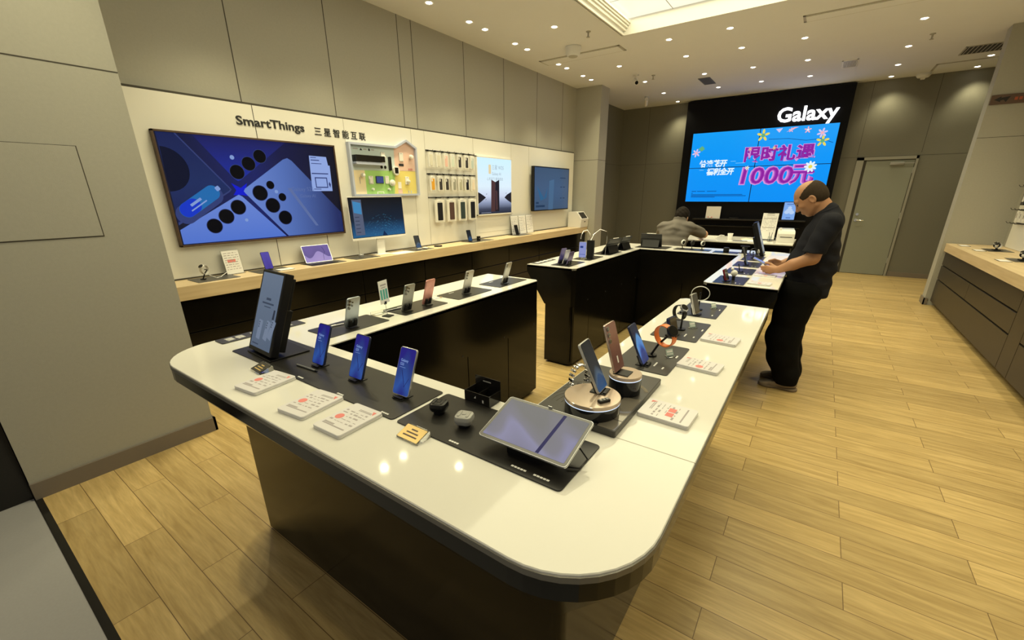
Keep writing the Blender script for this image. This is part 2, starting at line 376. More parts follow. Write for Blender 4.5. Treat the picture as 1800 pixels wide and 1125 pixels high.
# joints of the left wall: upper grey panels and white lower panels
s = MB()
for y in (1.13, 2.052, 2.974, 3.897, 4.108, 5.026, 5.94, 6.9, 7.8): s.box(XL, XL+.0012, y-.004, y+.004, 2.36, ZC)
s.box(XL, XL+.0012, 2.98, 3.0, 2.36, 2.36)
struct('trim_4', s, M['seam'])
WP = -4.265
struct('wall_left_panel', MB().box(XL, WP, .95, 8.27, .5, 2.345), M['panel_white'])
struct('trim_5', MB().box(XL, XL+.03, .95, 8.275, 2.345, 2.362).box(XL, WP+.001, 8.27, 8.278, .9, 2.35), M['seam'])
s = MB()
for y in (2.113, 2.65): s.box(WP, WP+.001, y-.003, y+.003, .94 if y < 2.2 else .94, 2.345 if y < 2.2 else 1.2)
struct('trim_6', s, M['seam'])
s = MB()
for y in (3.02, 3.95, 4.17, 5.12, 6.07, 6.60): s.box(WP, WP+.001, y-.0025, y+.0025, .94, 2.345)
s.box(WP, WP+.001, 5.2, 6.05, 1.02, 1.024)
struct('trim_7', s, M['pale_seam'])
# joints on columns and back wall
s = MB(); s.box(XL, -3.779, 8.349, 8.351, 2.208, 2.214); s.box(-3.779, -3.7785, 8.35, 8.72, 2.208, 2.214)
s.box(1.499, 2.08, 8.4988, 8.501, 2.238, 2.243)
s.box(-4.4, -2.85, YB-.001, YB, 2.245, 2.25); s.box(.12, 2.2, YB-.001, YB, 2.205, 2.21)
for x in (-3.75, 1.30, .38): s.box(x-.003, x+.003, YB-.001, YB, 2.25 if x > 0 else 0, ZC)
s.box(-4.4, -4.399, 8.7, 11.1, 2.245, 2.25)
struct('trim_8', s, M['seam'])
struct('baseboard_back', MB().box(1.30, 2.2, YB-.015, YB, 0, .09).box(-4.4, -2.85, YB-.015, YB, 0, .09), M['skirting'])
struct('baseboard_right', MB().box(1.485, 1.50, 8.485, 8.735, 0, .10).box(1.485, 1.53, 8.485, 8.50, 0, .10), M['skirting'])

# staff door in the back wall
d = MB().box(.545, 1.243, YB-.012, YB+.02, .008, 2.13, b=.004).build('door_1', M['door_paint']); d['kind'] = 'structure'
f = MB().box(.39, .50, YB-.03, YB, 0, 2.20).box(1.25, 1.285, YB-.03, YB, 0, 2.20).box(.39, 1.285, YB-.03, YB, 2.15, 2.20); f.build('door_frame', M['door_frame'], d)
MB().box(.50, .545, YB-.006, YB-.001, 0, 2.15).box(1.243, 1.25, YB-.006, YB-.001, 0, 2.15).box(.5, 1.25, YB-.006, YB-.001, 0, .008).build('door_gap', M['seam'], d)
g = MB(); TH = FB(YB-.012) @ Tr(.60, 1.05, 0)
g.cyl(.026, 0, .012, 20, TH); g.tube([tuple(TH @ Vector(p)) for p in ((0, 0, 0), (0, 0, .05), (.02, 0, .055), (.12, 0, .055))], .009, 10)
g.build('door_handle', M['chrome'], d, SM)
MB().cyl(.024, 0, .014, 20, FB(YB-.012) @ Tr(.60, 1.16, 0)).build('door_lock', M['chrome'], d, SM)
MB().box(.90, 1.10, YB-.05, YB-.012, 2.05, 2.10, b=.006).box(1.0, 1.24, YB-.06, YB-.05, 2.07, 2.085).build('door_closer', M['plastic_grey'], d)
for z in (.25, 1.1, 1.9): MB().cyl(.009, 0, .10, 10, Tr(1.247, YB-.018, z)).build('door_hinge', M['plastic_grey'], d, SM)

# ================================================================== LIGHTS
def downlight_mesh():
    ring = MB().lathe([(.036, .0), (.046, -.003), (.050, -.001), (.050, .004), (.036, .004)], 24, cap=False)
    return ring
DL = None; BEAMS = {}
def beam(watt):
    if watt not in BEAMS:
        spot = bpy.data.lights.new('downlight_beam', 'SPOT'); BEAMS[watt] = spot
        spot.energy = watt*SPOT_W; spot.color = LIGHT_COL; spot.spot_size = D2R(100); spot.spot_blend = .75; spot.shadow_soft_size = .04
    return BEAMS[watt]
def downlight(x, y, label, tilt=0.0, watt=20):
    global DL
    if DL is None:
        r = thing('downlight', label, 'downlight', (x, y, ZC), group='recessed ceiling downlights')
        downlight_mesh().build('trim_ring', M['plastic_white'], r, SM)
        MB().lathe([(.0, -.004), (.020, -.006), (.036, .001), (.036, .003), (.0, .003)], 20).build('lamp', M['lamp'], r, SM)
        DL = r
    else: r = dup(DL, (x, y, ZC), None, label)
    L = bpy.data.objects.new('beam', beam(watt)); COL.objects.link(L); L.parent = r; L.location = (0, 0, -.02); L.rotation_euler = (0, tilt, 0)
    return r
ORD = ['first', 'second', 'third', 'fourth', 'fifth', 'sixth', 'seventh', 'eighth', 'ninth', 'tenth', 'eleventh', 'twelfth']
ROWS = [(-3.79, [7.90, 7.57, 6.98, 6.71, 5.81, 5.51, 4.86, 4.56, 3.91, 3.61, 2.96, 2.66, 2.01, 1.71], 'the paired row by the display wall', D2R(-14), 23),
        (-3.06, [10.83, 9.77, 8.62, 7.38, 5.29, 3.2], 'the single row left of the ceiling recess', 0, 15),
        (-2.06, [9.90, 8.69, 7.47, 6.58], 'the row above the seated person', 0, 11),
        (-1.33, [9.88, 8.74, 7.53, 6.61], 'the row above the service desk middle', 0, 11),
        (-0.59, [9.96, 8.79, 7.58], 'the row ending above the glowing letters', 0, 11),
        (0.58, [10.87, 9.97, 8.85, 7.62, 5.6, 4.2, 2.8, 1.5], 'the row before the staff door', 0, 28),
        (-2.75, [0.62], 'the floor beside the front pillar', 0, 50),
        (-0.2, [0.25], 'the floor just in front of the near island', 0, 6),
        (1.66, [10.9, 10.16, 6.9, 5.3, 3.7, 2.1], 'the row over the right counter', 0, 15)]
for x, ysx, txt, tilt, wt in ROWS:
    for k, y in enumerate(ysx):
        n = ORD[k] if k < 12 else ('thirteenth', 'fourteenth')[k-12]
        downlight(x, y, n+' downlight from the far end in '+txt, tilt, round(wt*.5, 1) if x == .58 and y < 3 else wt if x < 0 or y < 8.5 else round(wt*(.22 if y > 10.5 else .45), 1))
# the luminous ceiling really lights the floor below it
al = bpy.data.lights.new('cove_light', 'AREA'); al.shape = 'RECTANGLE'; al.size = HX1-HX0-.1; al.size_y = HY1-HY0-.1; al.energy = 88; al.color = (1, .91, .53)
ao = bpy.data.objects.new('cove_light', al); COL.objects.link(ao); ao.parent = cl; ao.location = ((HX0+HX1)/2, (HY0+HY1)/2, HZ-.01)

# other things on the ceiling
def slot(label, x0, x1, y0, y1, name='air_diffuser'):
    r = thing(name, label, 'air diffuser', ((x0+x1)/2, (y0+y1)/2, ZC)); w, h = (x1-x0)/2, (y1-y0)/2
    f = MB(); e = .03
    for a in ((-w, w, -h, -h+e), (-w, w, h-e, h), (-w, -w+e, -h, h), (w-e, w, -h, h)): f.box(*a, -.006, .001, b=.001)
    f.build('frame', M['vent_grey'], r)
    MB().box(-w+e, w-e, -h+e, h-e, -.012, -.004).build('flap', M['ceiling'], r)
    MB().box(-w+e, w-e, -h+e-.006, -h+e, -.004, .001).box(-w+e, w-e, h-e, h-e+.006, -.007, .001).build('slot_gap', M['vent_dark'], r)
slot('long slim ceiling air slot beside the ceiling loudspeaker on the left', -3.95, -2.67, 6.38, 6.66)
slot('long slim ceiling air slot right of the luminous ceiling recess', -.58, 1.5, 6.68, 6.92)
slot('flat rectangular ceiling panel near the back right corner', 1.08, 2.05, 10.3, 10.8, 'ceiling_panel')
def grille(label, x0, x1, y0, y1, n, along='X', mt='vent_grey'):
    r = thing('ceiling_grille', label, 'ceiling vent', ((x0+x1)/2, (y0+y1)/2, ZC)); w, h = (x1-x0)/2, (y1-y0)/2; e = .018
    f = MB()
    for a in ((-w, w, -h, -h+e), (-w, w, h-e, h), (-w, -w+e, -h, h), (w-e, w, -h, h)): f.box(*a, -.008, .001)
    f.build('frame', M[mt], r); MB().box(-w+e, w-e, -h+e, h-e, -.003, .001).build('backing', M['vent_dark'], r)
    for k in range(n):
        b = MB(); p = -w+e+(2*w-2*e)*(k+.5)/n
        b.box(p-.004, p+.004, -h+e, h-e, -.008, -.002); b.build('slat', M[mt], r)
grille('white square ceiling grille with dark slats above the black sign wall', -.155, .05, 9.17, 9.67, 12, mt='plastic_white')
grille('wide grey ceiling grille near the right column', 1.25, 1.98, 9.37, 9.85, 15)
grille('dark grey square ceiling vent above the seated person', -2.225, -2.03, 8.96, 9.51, 10, mt='vent_mid')
sp = thing('ceiling_speaker', 'round drum shaped ceiling loudspeaker at the left air slot', 'speaker', (-3.22, 6.10, ZC))
MB().lathe([(.11, .0), (.115, -.01), (.095, -.09), (.07, -.11)], 28).build('housing', M['ceiling'], sp, SM)
MB().lathe([(.066, -.1105), (.06, -.118), (.0, -.12)], 24, cap=False).build('speaker_mesh', M['vent_grey'], sp, SM)
for (x, y, l) in ((-2.79, 5.67, 'small fire sprinkler head left of the luminous ceiling corner'), (-2.79, 8.25, 'small fire sprinkler head above the seated person, left of the square vent'), (.76, 8.37, 'small fire sprinkler head on the right half of the ceiling')):
    r = thing('sprinkler', l, 'sprinkler', (x, y, ZC), group='ceiling sprinklers')
    MB().cyl(.03, -.008, .001, 20).build('escutcheon', M['vent_grey'], r, SM); MB().cyl(.010, -.06, -.004, 10).cyl(.022, -.066, -.06, 12).build('sprinkler_head', M['vent_grey'], r, SM)
def camera_thing(x, y, l, yaw):
    r = thing('security_camera', l, 'camera', (x, y, ZC), (0, 0, yaw), 'ceiling security cameras')
    MB().cyl(.04, -.02, .001, 20).cyl(.012, -.07, -.02, 10).build('mount', M['plastic_white'], r, SM)
    MB().cyl(.035, -.10, .10, 20, Tr(0, 0, -.10) @ Rx(D2R(68))).build('camera_body', M['plastic_white'], r, SM)
    MB().cyl(.028, -.106, -.10, 20, Tr(0, 0, -.10) @ Rx(D2R(68))).build('camera_lens', M['lens'], r, SM)
camera_thing(-3.02, 8.05, 'small white bullet camera on the ceiling beside a lamp and the sprinkler', D2R(-150))
camera_thing(-3.45, 9.9, 'small white bullet camera on the ceiling in the dark left corner', D2R(20))
r = thing('smoke_detector', 'round white smoke detector on the ceiling above the staff door', 'smoke detector', (1.02, 10.95, ZC))
MB().lathe([(.10, 0), (.10, -.03), (.075, -.06), (.0, -.07)], 24).build('housing', M['ceiling'], r, SM)
MB().box(-.03, .03, -.03, .03, -.09, -.06, b=.005).build('sensor', M['plastic_white'], r)

# ================================================================== DISPLAY ISLANDS
TZ = 0.96
def island(name, label, mirror, doors_left, doors_front):
    """U shaped island; the near one opens away from the camera, the far one is its mirror image."""
    X0, X1, Y0, Y1, xi0, xi1, yi, R = -2.21, -.14, .49, 2.79, -1.70, -.63, .985, .22
    my = (lambda y: y) if not mirror else (lambda y: 6.10-y)
    if mirror: Y1 = 2.70
    def ring(d, z, e=0.0):
        r = max(R-d, .03); x0, x1, y0 = X0+d, X1-d, Y0+d
        out = [(x0, Y1-e)] + arc(x0+r, y0+r, r, PI, 1.5*PI, 10) + arc(x1-r, y0+r, r, 1.5*PI, 2*PI, 10) + [(x1, Y1-e)]
        k = .03
        out += [(xi1+k+e, Y1-e), (xi1+e, Y1-k-e), (xi1+e, yi-e), (xi0-e, yi-e), (xi0-e, Y1-k-e), (xi0-k-e, Y1-e)]
        return [(x, my(y), z) for x, y in out]
    root = thing(name, label, 'display counter', (0, 0, 0))
    MB().rings([ring(.003, TZ-.02), ring(.001, TZ-.02), ring(.001, TZ-.002), ring(.003, TZ)]).build('worktop', M['top_white'], root)
    MB().rings([ring(.0, TZ-.022), ring(-.0015, TZ-.020), ring(-.0015, TZ-.006), ring(.0012, TZ-.005)], cap0=False, cap1=False).build('edge_trim', M['edge_metal'], root)
    MB().rings([ring(.20, .60, .0), ring(.0, .895), ring(.0, TZ-.02)], cap0=False, cap1=False).build('apron', M['black_cab'], root)
    MB().rings([ring(.20, .02, .018), ring(.20, .60, .018), ring(.20, .735, .018)]).build('base_cabinet', M['black_cab'], root)
    MB().rings([ring(.23, 0, .05), ring(.23, .02, .05)]).build('plinth', M['black_cab_dark'], root)
    fx = xi0-.018
    for y0, y1 in doors_left:
        yy = sorted((my(y0), my(y1)))
        d = MB().box(fx-.002, fx+.016, yy[0]+.003, yy[1]-.003, .04, .728, b=.001).build('cabinet_door', M['black_cab'], root)
        MB().cyl(.007, 0, .003, 12, Tr(fx+.016, yy[1]-.05, .62) @ Ry(PI/2)).build('lock', M['plastic_dark'], d, SM)
    for x0, x1 in doors_front:
        y = my(yi-.018); s_ = 1 if not mirror else -1
        ya, yb = sorted((y-.002*s_, y+.016*s_))
        MB().box(x0+.003, x1-.003, ya, yb, .04, .728, b=.001).build('cabinet_door', M['black_cab'], root)
    fx = xi1+.018
    for y0, y1 in doors_left:
        yy = sorted((my(y0), my(y1)))
        MB().box(fx-.016, fx+.002, yy[0]+.003, yy[1]-.003, .04, .728, b=.001).build('cabinet_door', M['black_cab'], root)
    j = MB().box(xi1, X1, my(.993)-.0012, my(.993)+.0012, TZ-.02, TZ+.0004).build('worktop_joint', M['pale_seam'], root)
    return root
DOORS = [(1.02, 1.47), (1.47, 1.92), (1.92, 2.37), (2.37, 2.77)]
island('display_island', 'near white topped black U shaped island closest to the camera', False, DOORS, [(-1.66, -1.17), (-1.17, -.67)])
island('display_island', 'far white topped black U shaped island in front of the video wall', True, [(1.02, 1.47), (1.47, 1.92), (1.92, 2.35), (2.35, 2.68)], [(-1.66, -1.17), (-1.17, -.67)])

# ================================================================== WALL COUNTERS
CZ = .935
lc = thing('wall_counter', 'long pale oak topped black drawer counter along the left white wall', 'counter', (0, 0, 0))
MB().box(-4.26, -3.93, .97, 4.9, .825, CZ, b=.002).box(-4.26, -3.93, 4.902, 8.345, .825, CZ, b=.002).build('countertop', M['oak'], lc)
MB().box(-4.262, -4.256, .97, 8.34, CZ, CZ+.012).build('back_joint', M['seam'], lc)
MB().box(-4.26, -3.99, .97, 8.34, .08, .825).build('carcass', M['black_cab_dark'], lc)
MB().box(-4.26, -4.05, .97, 8.34, 0, .08).build('plinth', M['black_cab_dark'], lc)
for k in range(8):
    y0 = .98+k*.92; y1 = min(y0+.915, 8.335)
    for z0, z1 in ((.56, .815), (.33, .55), (.09, .32)):
        MB().box(-3.992, -3.968, y0+.003, y1-.003, z0, z1, b=.002).build('drawer_front', M['black_cab'], lc)
RZ = .893
rc = thing('wall_counter', 'oak topped dark brown drawer counter along the right wall', 'counter', (0, 0, 0))
MB().box(1.535, 2.075, 1.0, 8.495, .785, RZ, b=.002).build('countertop', M['oak'], rc)
MB().box(1.58, 2.07, 1.0, 8.49, .07, .785).build('carcass', M['seam'], rc)
MB().box(1.66, 2.07, 1.0, 8.49, 0, .07).build('plinth', M['black_cab_dark'], rc)
def unit(y0, y1):
    ym = (y0+y1)/2
    for (a, b_, z0, z1) in ((y0, y1, .60, .775), (y0, ym, .40, .585), (ym, y1, .40, .585), (y0, y1, .075, .385)):
        MB().box(1.555, 1.582, a+.004, b_-.004, z0, z1, b=.002).build('drawer_front', M['brown_cab'], rc)
unit(5.40, 8.47); unit(2.0, 5.12)
MB().box(1.555, 1.582, 5.124, 5.396, .075, .775, b=.002).build('filler_panel', M['brown_cab'], rc)

# ================================================================== LEFT WALL: SIGNS, SCREENS, BOARDS
r = thing('wall_lettering', 'dark raised words on the white wall above the big television', 'sign', (WP, 2.60, 2.2))
MB().text('SmartThings', .098, FL(0) @ Tr(-.643, -.022, .0), bold=.0022, extrude=.004, width=.615, align='LEFT').build('latin_letters', M['ink_black'], r)
t = MB()
for k, ch in enumerate('三星智能互联'): t.text(ch, .083, FL(0) @ Tr(.075+k*.1045+.04, -.035, .0), bold=.0010, extrude=.004)
t.build('chinese_letters', M['ink_black'], r)

def poly_on(mb, pts, o, T, z): return mb.flat([(y-o[0], zz-o[1]) for y, zz in pts], z, T)
def glowm(k, c, e=1.0): M[k] = glow(k, c, e); return M[k]
# ---- large television: picture of four phones back to back
tv = thing('wall_television', 'large thin brown framed television with blue phone picture', 'television', (WP, 2.085, 1.638)); O = (2.085, 1.638)
w, h = 1.530, .876
f = MB(); T = FL(0)
for a in ((-w/2, w/2, -h/2, -h/2+.014), (-w/2, w/2, h/2-.014, h/2), (-w/2, -w/2+.014, -h/2, h/2), (w/2-.014, w/2, -h/2, h/2)): f.box(*a, .002, .045, T, b=.001)
f.build('bezel', M['frame_brown'], tv)
MB().box(-w/2+.01, w/2-.01, -h/2+.01, h/2-.01, .002, .034, T).build('housing', M['plastic_black'], tv)
M['tv_bg'] = gradient('television_picture_dark_blue', [(0, (.004, .006, .020)), (.45, (.006, .012, .11)), (.62, (.004, .006, .05)), (1, (.002, .003, .012))], 'Y', -.75, .75)
pic = MB().flat([(-w/2+.014, -h/2+.014), (w/2-.014, -h/2+.014), (w/2-.014, h/2-.014), (-w/2+.014, h/2-.014)], .0352, T).build('picture', M['tv_bg'], tv)
M['tv_top'] = gradient('television_phone_top', [(0, (.006, .03, .40)), (.35, (.006, .018, .25)), (1, (.008, .010, .085))], 'Z', .03, .43)
M['tv_left'] = gradient('television_phone_left', [(0, (.006, .010, .06)), (.5, (.007, .020, .10)), (1, (.006, .013, .075))], 'Z', -.3, .42)
M['tv_bottom'] = gradient('television_phone_bottom', [(0, (.075, .16, .57)), (1, (.13, .22, .60))], 'Z', -.42, -.06)
M['tv_right'] = gradient('television_phone_right', [(0, (.13, .22, .58)), (.40, (.08, .15, .44)), (1, (.012, .022, .11))], 'Y', -.18, .70)
glowm('tv_glow', (.006, .012, .55)); glowm('tv_lens', (.0015, .0018, .004)); glowm('tv_edge', (.03, .045, .16)); glowm('tv_cyan', (.015, .13, .38)); glowm('tv_royal', (.008, .035, .50)); glowm('tv_doc', (.26, .36, .70)); glowm('tv_text', (.20, .30, .60)); glowm('tv_dark', (.004, .006, .022)); glowm('tv_haze', (.10, .145, .33))
def P_(pts, m, z, name): return poly_on(MB(), pts, O, T, z).build(name, M[m], pic)
P_([(1.80, 1.70), (1.87, 1.66), (1.93, 1.70), (1.90, 1.62), (1.93, 1.59), (1.87, 1.60), (1.80, 1.60), (1.83, 1.64)], 'tv_glow', .0356, 'picture_glow')
P_([(1.585, 2.060), (1.835, 1.735), (1.860, 1.716), (1.885, 1.726), (2.34, 2.060)], 'tv_top', .0360, 'picture_phone')
P_([(1.475, 2.060), (1.345, 2.060), (1.345, 1.372), (1.778, 1.628), (1.795, 1.647), (1.780, 1.668)], 'tv_edge', .0358, 'picture_phone_edge')
P_([(1.463, 2.060), (1.345, 2.060), (1.345, 1.392), (1.768, 1.634), (1.782, 1.647), (1.770, 1.662)], 'tv_left', .0362, 'picture_phone')
P_([(1.345, 1.335), (1.345, 1.222), (2.200, 1.222), (1.870, 1.588), (1.842, 1.604), (1.815, 1.590)], 'tv_bottom', .0362, 'picture_phone')
P_([(1.905, 1.655), (1.890, 1.632), (1.905, 1.61), (2.222, 1.222), (2.832, 1.222), (2.832, 1.42), (2.375, 1.905), (2.335, 1.928), (2.29, 1.912)], 'tv_right', .0362, 'picture_phone')
P_([(2.29, 1.66), (2.52, 1.30), (2.55, 1.30), (2.325, 1.66)], 'tv_haze', .0366, 'picture_phone_fold')
P_([(1.345, 1.79)] + arc(1.345, 1.795, .165, PI/2*.98, -PI/2, 16), 'tv_dark', .0366, 'picture_camera_ring')
a = MB()
for cy_, cz_, rr in ((1.868, 1.790, .062), (1.976, 1.862, .060), (2.084, 1.928, .058), (1.600, 1.352, .062), (1.707, 1.426, .063), (1.818, 1.499, .064), (2.028, 1.617, .068), (2.122, 1.507, .068), (2.220, 1.393, .066), (2.132, 1.687, .037), (2.225, 1.580, .037)):
    b = MB().flat(circ2(rr, 28, cy_-O[0], cz_-O[1]), .0368, T).build('picture_lens_rim', M['tv_edge'], pic)
    MB().flat(circ2(rr*.93, 28, cy_-O[0], cz_-O[1]), .0371, T).build('picture_lens', M['tv_lens'], pic)
for cy_, cz_, rr in ((1.850, 1.907, .018), (2.177, 1.629, .016), (1.865, 1.388, .014)): MB().flat(circ2(rr, 18, cy_-O[0], cz_-O[1]), .0368, T).build('picture_flash', M['tv_text'], pic)
ca = D2R(33); cc = Matrix.Translation((1.535-O[0], 1.555-O[1], 0)) @ Rz(ca)
MB().flat(rrect(.42, .15, .075, 8), .0366, T @ cc @ Tr(-.02, -.02, 0)).build('picture_pill_shade', M['tv_edge'], pic)
MB().flat(rrect(.36, .115, .057, 8), .0369, T @ cc).build('picture_pill', M['tv_cyan'], pic)
MB().flat(rrect(.17, .113, .056, 8, -.093), .0371, T @ cc).build('picture_pill', M['tv_royal'], pic)
t = MB()
for k, (ww, yy, hh) in enumerate(((.10, .012, .020), (.15, -.022, .010))): t.flat(rrect(ww, hh, .002, 2, -.03, yy), .0374, T @ cc)
t.flat([(y+.18, z+.002) for y, z in rrect(.036, .036, .008, 3)], .0374, T @ cc); t.build('picture_writing', M['tv_text'], pic)
P_([(2.558, 1.963), (2.742, 1.960), (2.752, 1.880), (2.770, 1.880), (2.764, 1.634), (2.540, 1.634)], 'tv_doc', .0372, 'picture_note')
t = MB()
for y0, y1, z, hh in ((2.57, 2.63, 1.945, .006), (2.57, 2.66, 1.92, .008), (2.57, 2.68, 1.89, .006), (2.56, 2.74, 1.795, .010), (2.56, 2.64, 1.650, .006)): t.box(y0-O[0], y1-O[0], z-O[1], z-O[1]+hh, .0374, .0376, T)
for a in ((2.585, 2.72, 1.755, 1.765), (2.585, 2.595, 1.665, 1.765), (2.71, 2.72, 1.665, 1.765), (2.585, 2.72, 1.665, 1.675)): t.box(a[0]-O[0], a[1]-O[0], a[2]-O[1], a[3]-O[1], .0374, .0376, T)
t.flat([(2.73-O[0], 1.70-O[1]), (2.745-O[0], 1.665-O[1]), (2.755-O[0], 1.70-O[1]), (2.74-O[0], 1.725-O[1])], .0375, T); t.build('picture_note_print', M['tv_edge'], pic)
t = MB().text('Galaxy S25', .052, T @ Tr(2.325-O[0], 1.635-O[1], .0372), align='LEFT').text('Galaxy AI', .042, T @ Tr(2.40-O[0], 1.575-O[1], .0372), align='LEFT')
t.build('picture_writing', M['tv_haze'], pic)

# ---- second television
tv = thing('wall_television', 'smaller square-ish black framed television with dull blue picture near the far column', 'television', (WP, 7.262, 1.668)); w, h = 1.285, .75
MB().box(-w/2, w/2, -h/2, h/2, .04, .10, T, b=.004).build('housing', M['plastic_black'], tv)
MB().box(-.3, .3, -.2, .2, 0, .04, T).build('wall_mount', M['plastic_black'], tv)
M['tv2'] = gradient('television_dull_blue', [(0, (.045, .085, .155)), (.5, (.052, .092, .165)), (1, (.040, .072, .125))], 'Z', -.37, .37)
pic = MB().flat([(-w/2+.02, -h/2+.02), (w/2-.02, -h/2+.02), (w/2-.02, h/2-.02), (-w/2+.02, h/2-.02)], .1006, T).build('picture', M['tv2'], tv)
glowm('tv2_blue', (.030, .105, .215)); glowm('tv2_pale', (.062, .125, .22)); glowm('tv2_text', (.10, .15, .22)); glowm('tv2_dark', (.018, .04, .085))
MB().flat([(-.55, .06), (-.30, -.16), (-.18, .02), (-.22, -.15), (-.42, -.20)], .1012, T).build('picture_shape', M['tv2_blue'], pic)
MB().flat([(-.12, .14), (.06, .17), (.03, -.36), (-.14, -.36)], .1012, T).build('picture_shape', M['tv2_pale'], pic)
t = MB()
for y0, y1, z in ((.28, .50, .19), (.30, .36, .03), (.40, .48, .03), (.30, .36, -.17), (.40, .48, -.17)): t.box(y0, y1, z, z+.016, .1014, .1016, T)
t.build('picture_writing', M['tv2_dark'], pic)
t = MB().box(-.58, -.48, -.25, -.22, .1014, .1016, T).box(-.58, -.27, -.31, -.275, .1014, .1016, T); t.build('picture_writing', M['tv2_dark'], pic)

# ---- house shaped demonstration board
hb = thing('smart_home_board', 'house shaped pastel board with grey rim and small white gadgets above the white monitor', 'display board', (WP, 3.50, 1.85)); O = (3.50, 1.85)
outline = [(3.018, 1.580), (3.985, 1.582), (3.985, 2.135), (3.825, 2.212), (3.650, 2.128), (3.018, 2.126)]
loc = [(y-O[0], z-O[1]) for y, z in outline]
ins = inset(loc, .022)
mb = MB()
for k in range(len(loc)):
    a, b_, c_, d_ = loc[k], loc[(k+1) % len(loc)], ins[(k+1) % len(loc)], ins[k]
    mb.prism([a, b_, c_, d_], .0, .05, T)
mb.build('rim', M['frame_grey'], hb)
mk('board_blue', (.56, .66, .68), .6); mk('board_green', (.38, .66, .20), .6); mk('board_beige', (.84, .72, .48), .6); mk('board_pink', (.80, .56, .48), .6); mk('board_yellow', (.78, .66, .20), .6)
for pts, m in (([(3.03, 2.115), (3.03, 1.85), (3.640, 1.862), (3.650, 2.115)], 'board_blue'), ([(3.208, 1.852), (3.208, 1.59), (3.605, 1.59), (3.640, 1.862)], 'board_green'), ([(3.03, 1.85), (3.03, 1.59), (3.208, 1.59), (3.208, 1.852)], 'board_beige'), ([(3.650, 2.115), (3.640, 1.866), (3.974, 1.866), (3.974, 2.128), (3.825, 2.20)], 'board_pink'), ([(3.640, 1.864), (3.605, 1.59), (3.974, 1.59), (3.974, 1.864)], 'board_yellow')):
    mb = MB(); mb.flat([(y-O[0], z-O[1]) for y, z in pts], .012, T, d=.004); mb.build('colour_field', M[m], hb)
def onb(name, y, z, w, h, d, m, z0=.0165, rr=.004, par=None): return MB().prism(rrect(w, h, rr, 3, y-O[0], z-O[1]), z0, z0+d, T, ch=min(.002, d/3)).build(name, M[m], par or hb)
onb('air_conditioner', 3.256, 1.972, .385, .062, .075, 'black_gloss'); onb('air_conditioner_flap', 3.256, 1.922, .385, .028, .07, 'frame_grey', rr=.01)
onb('panel_screen', 3.398, 1.757, .105, .078, .012, 'navy_body')
glowm('panel_glow', (.05, .07, .20)); MB().flat(rrect(.095, .068, .002, 2, 3.398-O[0], 1.757-O[1]), .0292, T).build('panel_screen_picture', M['panel_glow'], hb)
onb('door_lock', 3.562, 1.935, .028, .15, .03, 'black_gloss', rr=.01)
ov = MB().prism([(y*.045+3.641-O[0], z*.052+1.862-O[1]) for y, z in circ2(1, 28)], .0165, .045, T).build('white_sensor', M['plastic_white'], hb)
onb('white_sensor_face', 3.641, 1.864, .052, .064, .003, 'black_gloss', z0=.045)
for y, z, w, h in ((3.477, 2.012, .058, .085), (3.747, 2.018, .062, .095), (3.276, 1.752, .06, .085), (3.503, 1.757, .055, .085), (3.813, 1.755, .06, .09)):
    b = onb('socket_plate', y, z, w, h, .010, 'plastic_white'); MB().box(y-O[0]-.012, y-O[0]+.012, z-O[1]+h*.36, z-O[1]+h*.42, .0266, .0272, T).build('plate_mark', M['ink'], b)
for y, z, rr in ((3.891, 2.025, .027), (3.164, 1.80, .022), (3.565, 1.725, .036), (3.815, 1.745, .021), (3.477, 2.00, .015)):
    MB().lathe([(rr*.5, 0), (rr, .012), (rr, .03), (rr*.7, .045), (0, .05)], 18, T @ Tr(y-O[0], z-O[1], .018)).build('round_gadget', M['plastic_white'], hb, SM)
for y in (3.447, 3.498): MB().prism([(q[0]*.016+y-O[0], q[1]*.018+1.895-O[1]) for q in circ2(1, 16)], .0165, .022, T).build('dark_button', M['black_gloss'], hb)
onb('switch', 3.262, 1.74, .028, .045, .016, 'plastic_white', z0=.026)
for y in (3.285, 3.515):
    MB().cyl(.012, 0, .03, 14, T @ Tr(y-O[0], 1.655-O[1], .016)).build('small_spotlight', M['plastic_white'], hb, SM)
onb('dark_label', 3.743, 1.930, .075, .026, .003, 'ink_black'); onb('red_label', 3.882, 1.885, .07, .022, .002, 'pink_body'); onb('pink_label', 3.695, 1.630, .065, .05, .002, 'board_pink'); onb('white_label', 3.693, 1.70, .05, .075, .004, 'paper')
onb('green_frame', 3.398, 1.613, .095, .032, .003, 'paper'); onb('green_frame_inner', 3.398, 1.613, .082, .022, .0035, 'board_green')
for y in (3.83, 3.87): onb('leg_icon', y, 1.625, .012, .030, .002, 'frame_grey')
for y0, y1, z in ((3.06, 3.07, 2.063), (3.085, 3.15, 2.063), (3.222, 3.265, 2.063), (3.325, 3.365, 2.063)): MB().box(y0-O[0], y1-O[0], z-O[1], z-O[1]+.012, .0162, .0168, T).build('printed_caption', M['ink'], hb)
MB().flat([(3.172-O[0], 2.055-O[1]), (3.208-O[0], 2.055-O[1]), (3.19-O[0], 2.08-O[1])], .0166, T).build('printed_icon', M['ink_black'], hb); MB().flat([(y*.013+3.298-O[0], z*.014+2.067-O[1]) for y, z in circ2(1, 14)], .0166, T).build('printed_icon', M['ink_black'], hb)
for z in (1.75, 1.73, 1.71): MB().box(3.128-O[0], 3.136-O[0], z-O[1], z-O[1]+.03, .0162, .0168, T).build('printed_mark', M['ink'], hb)

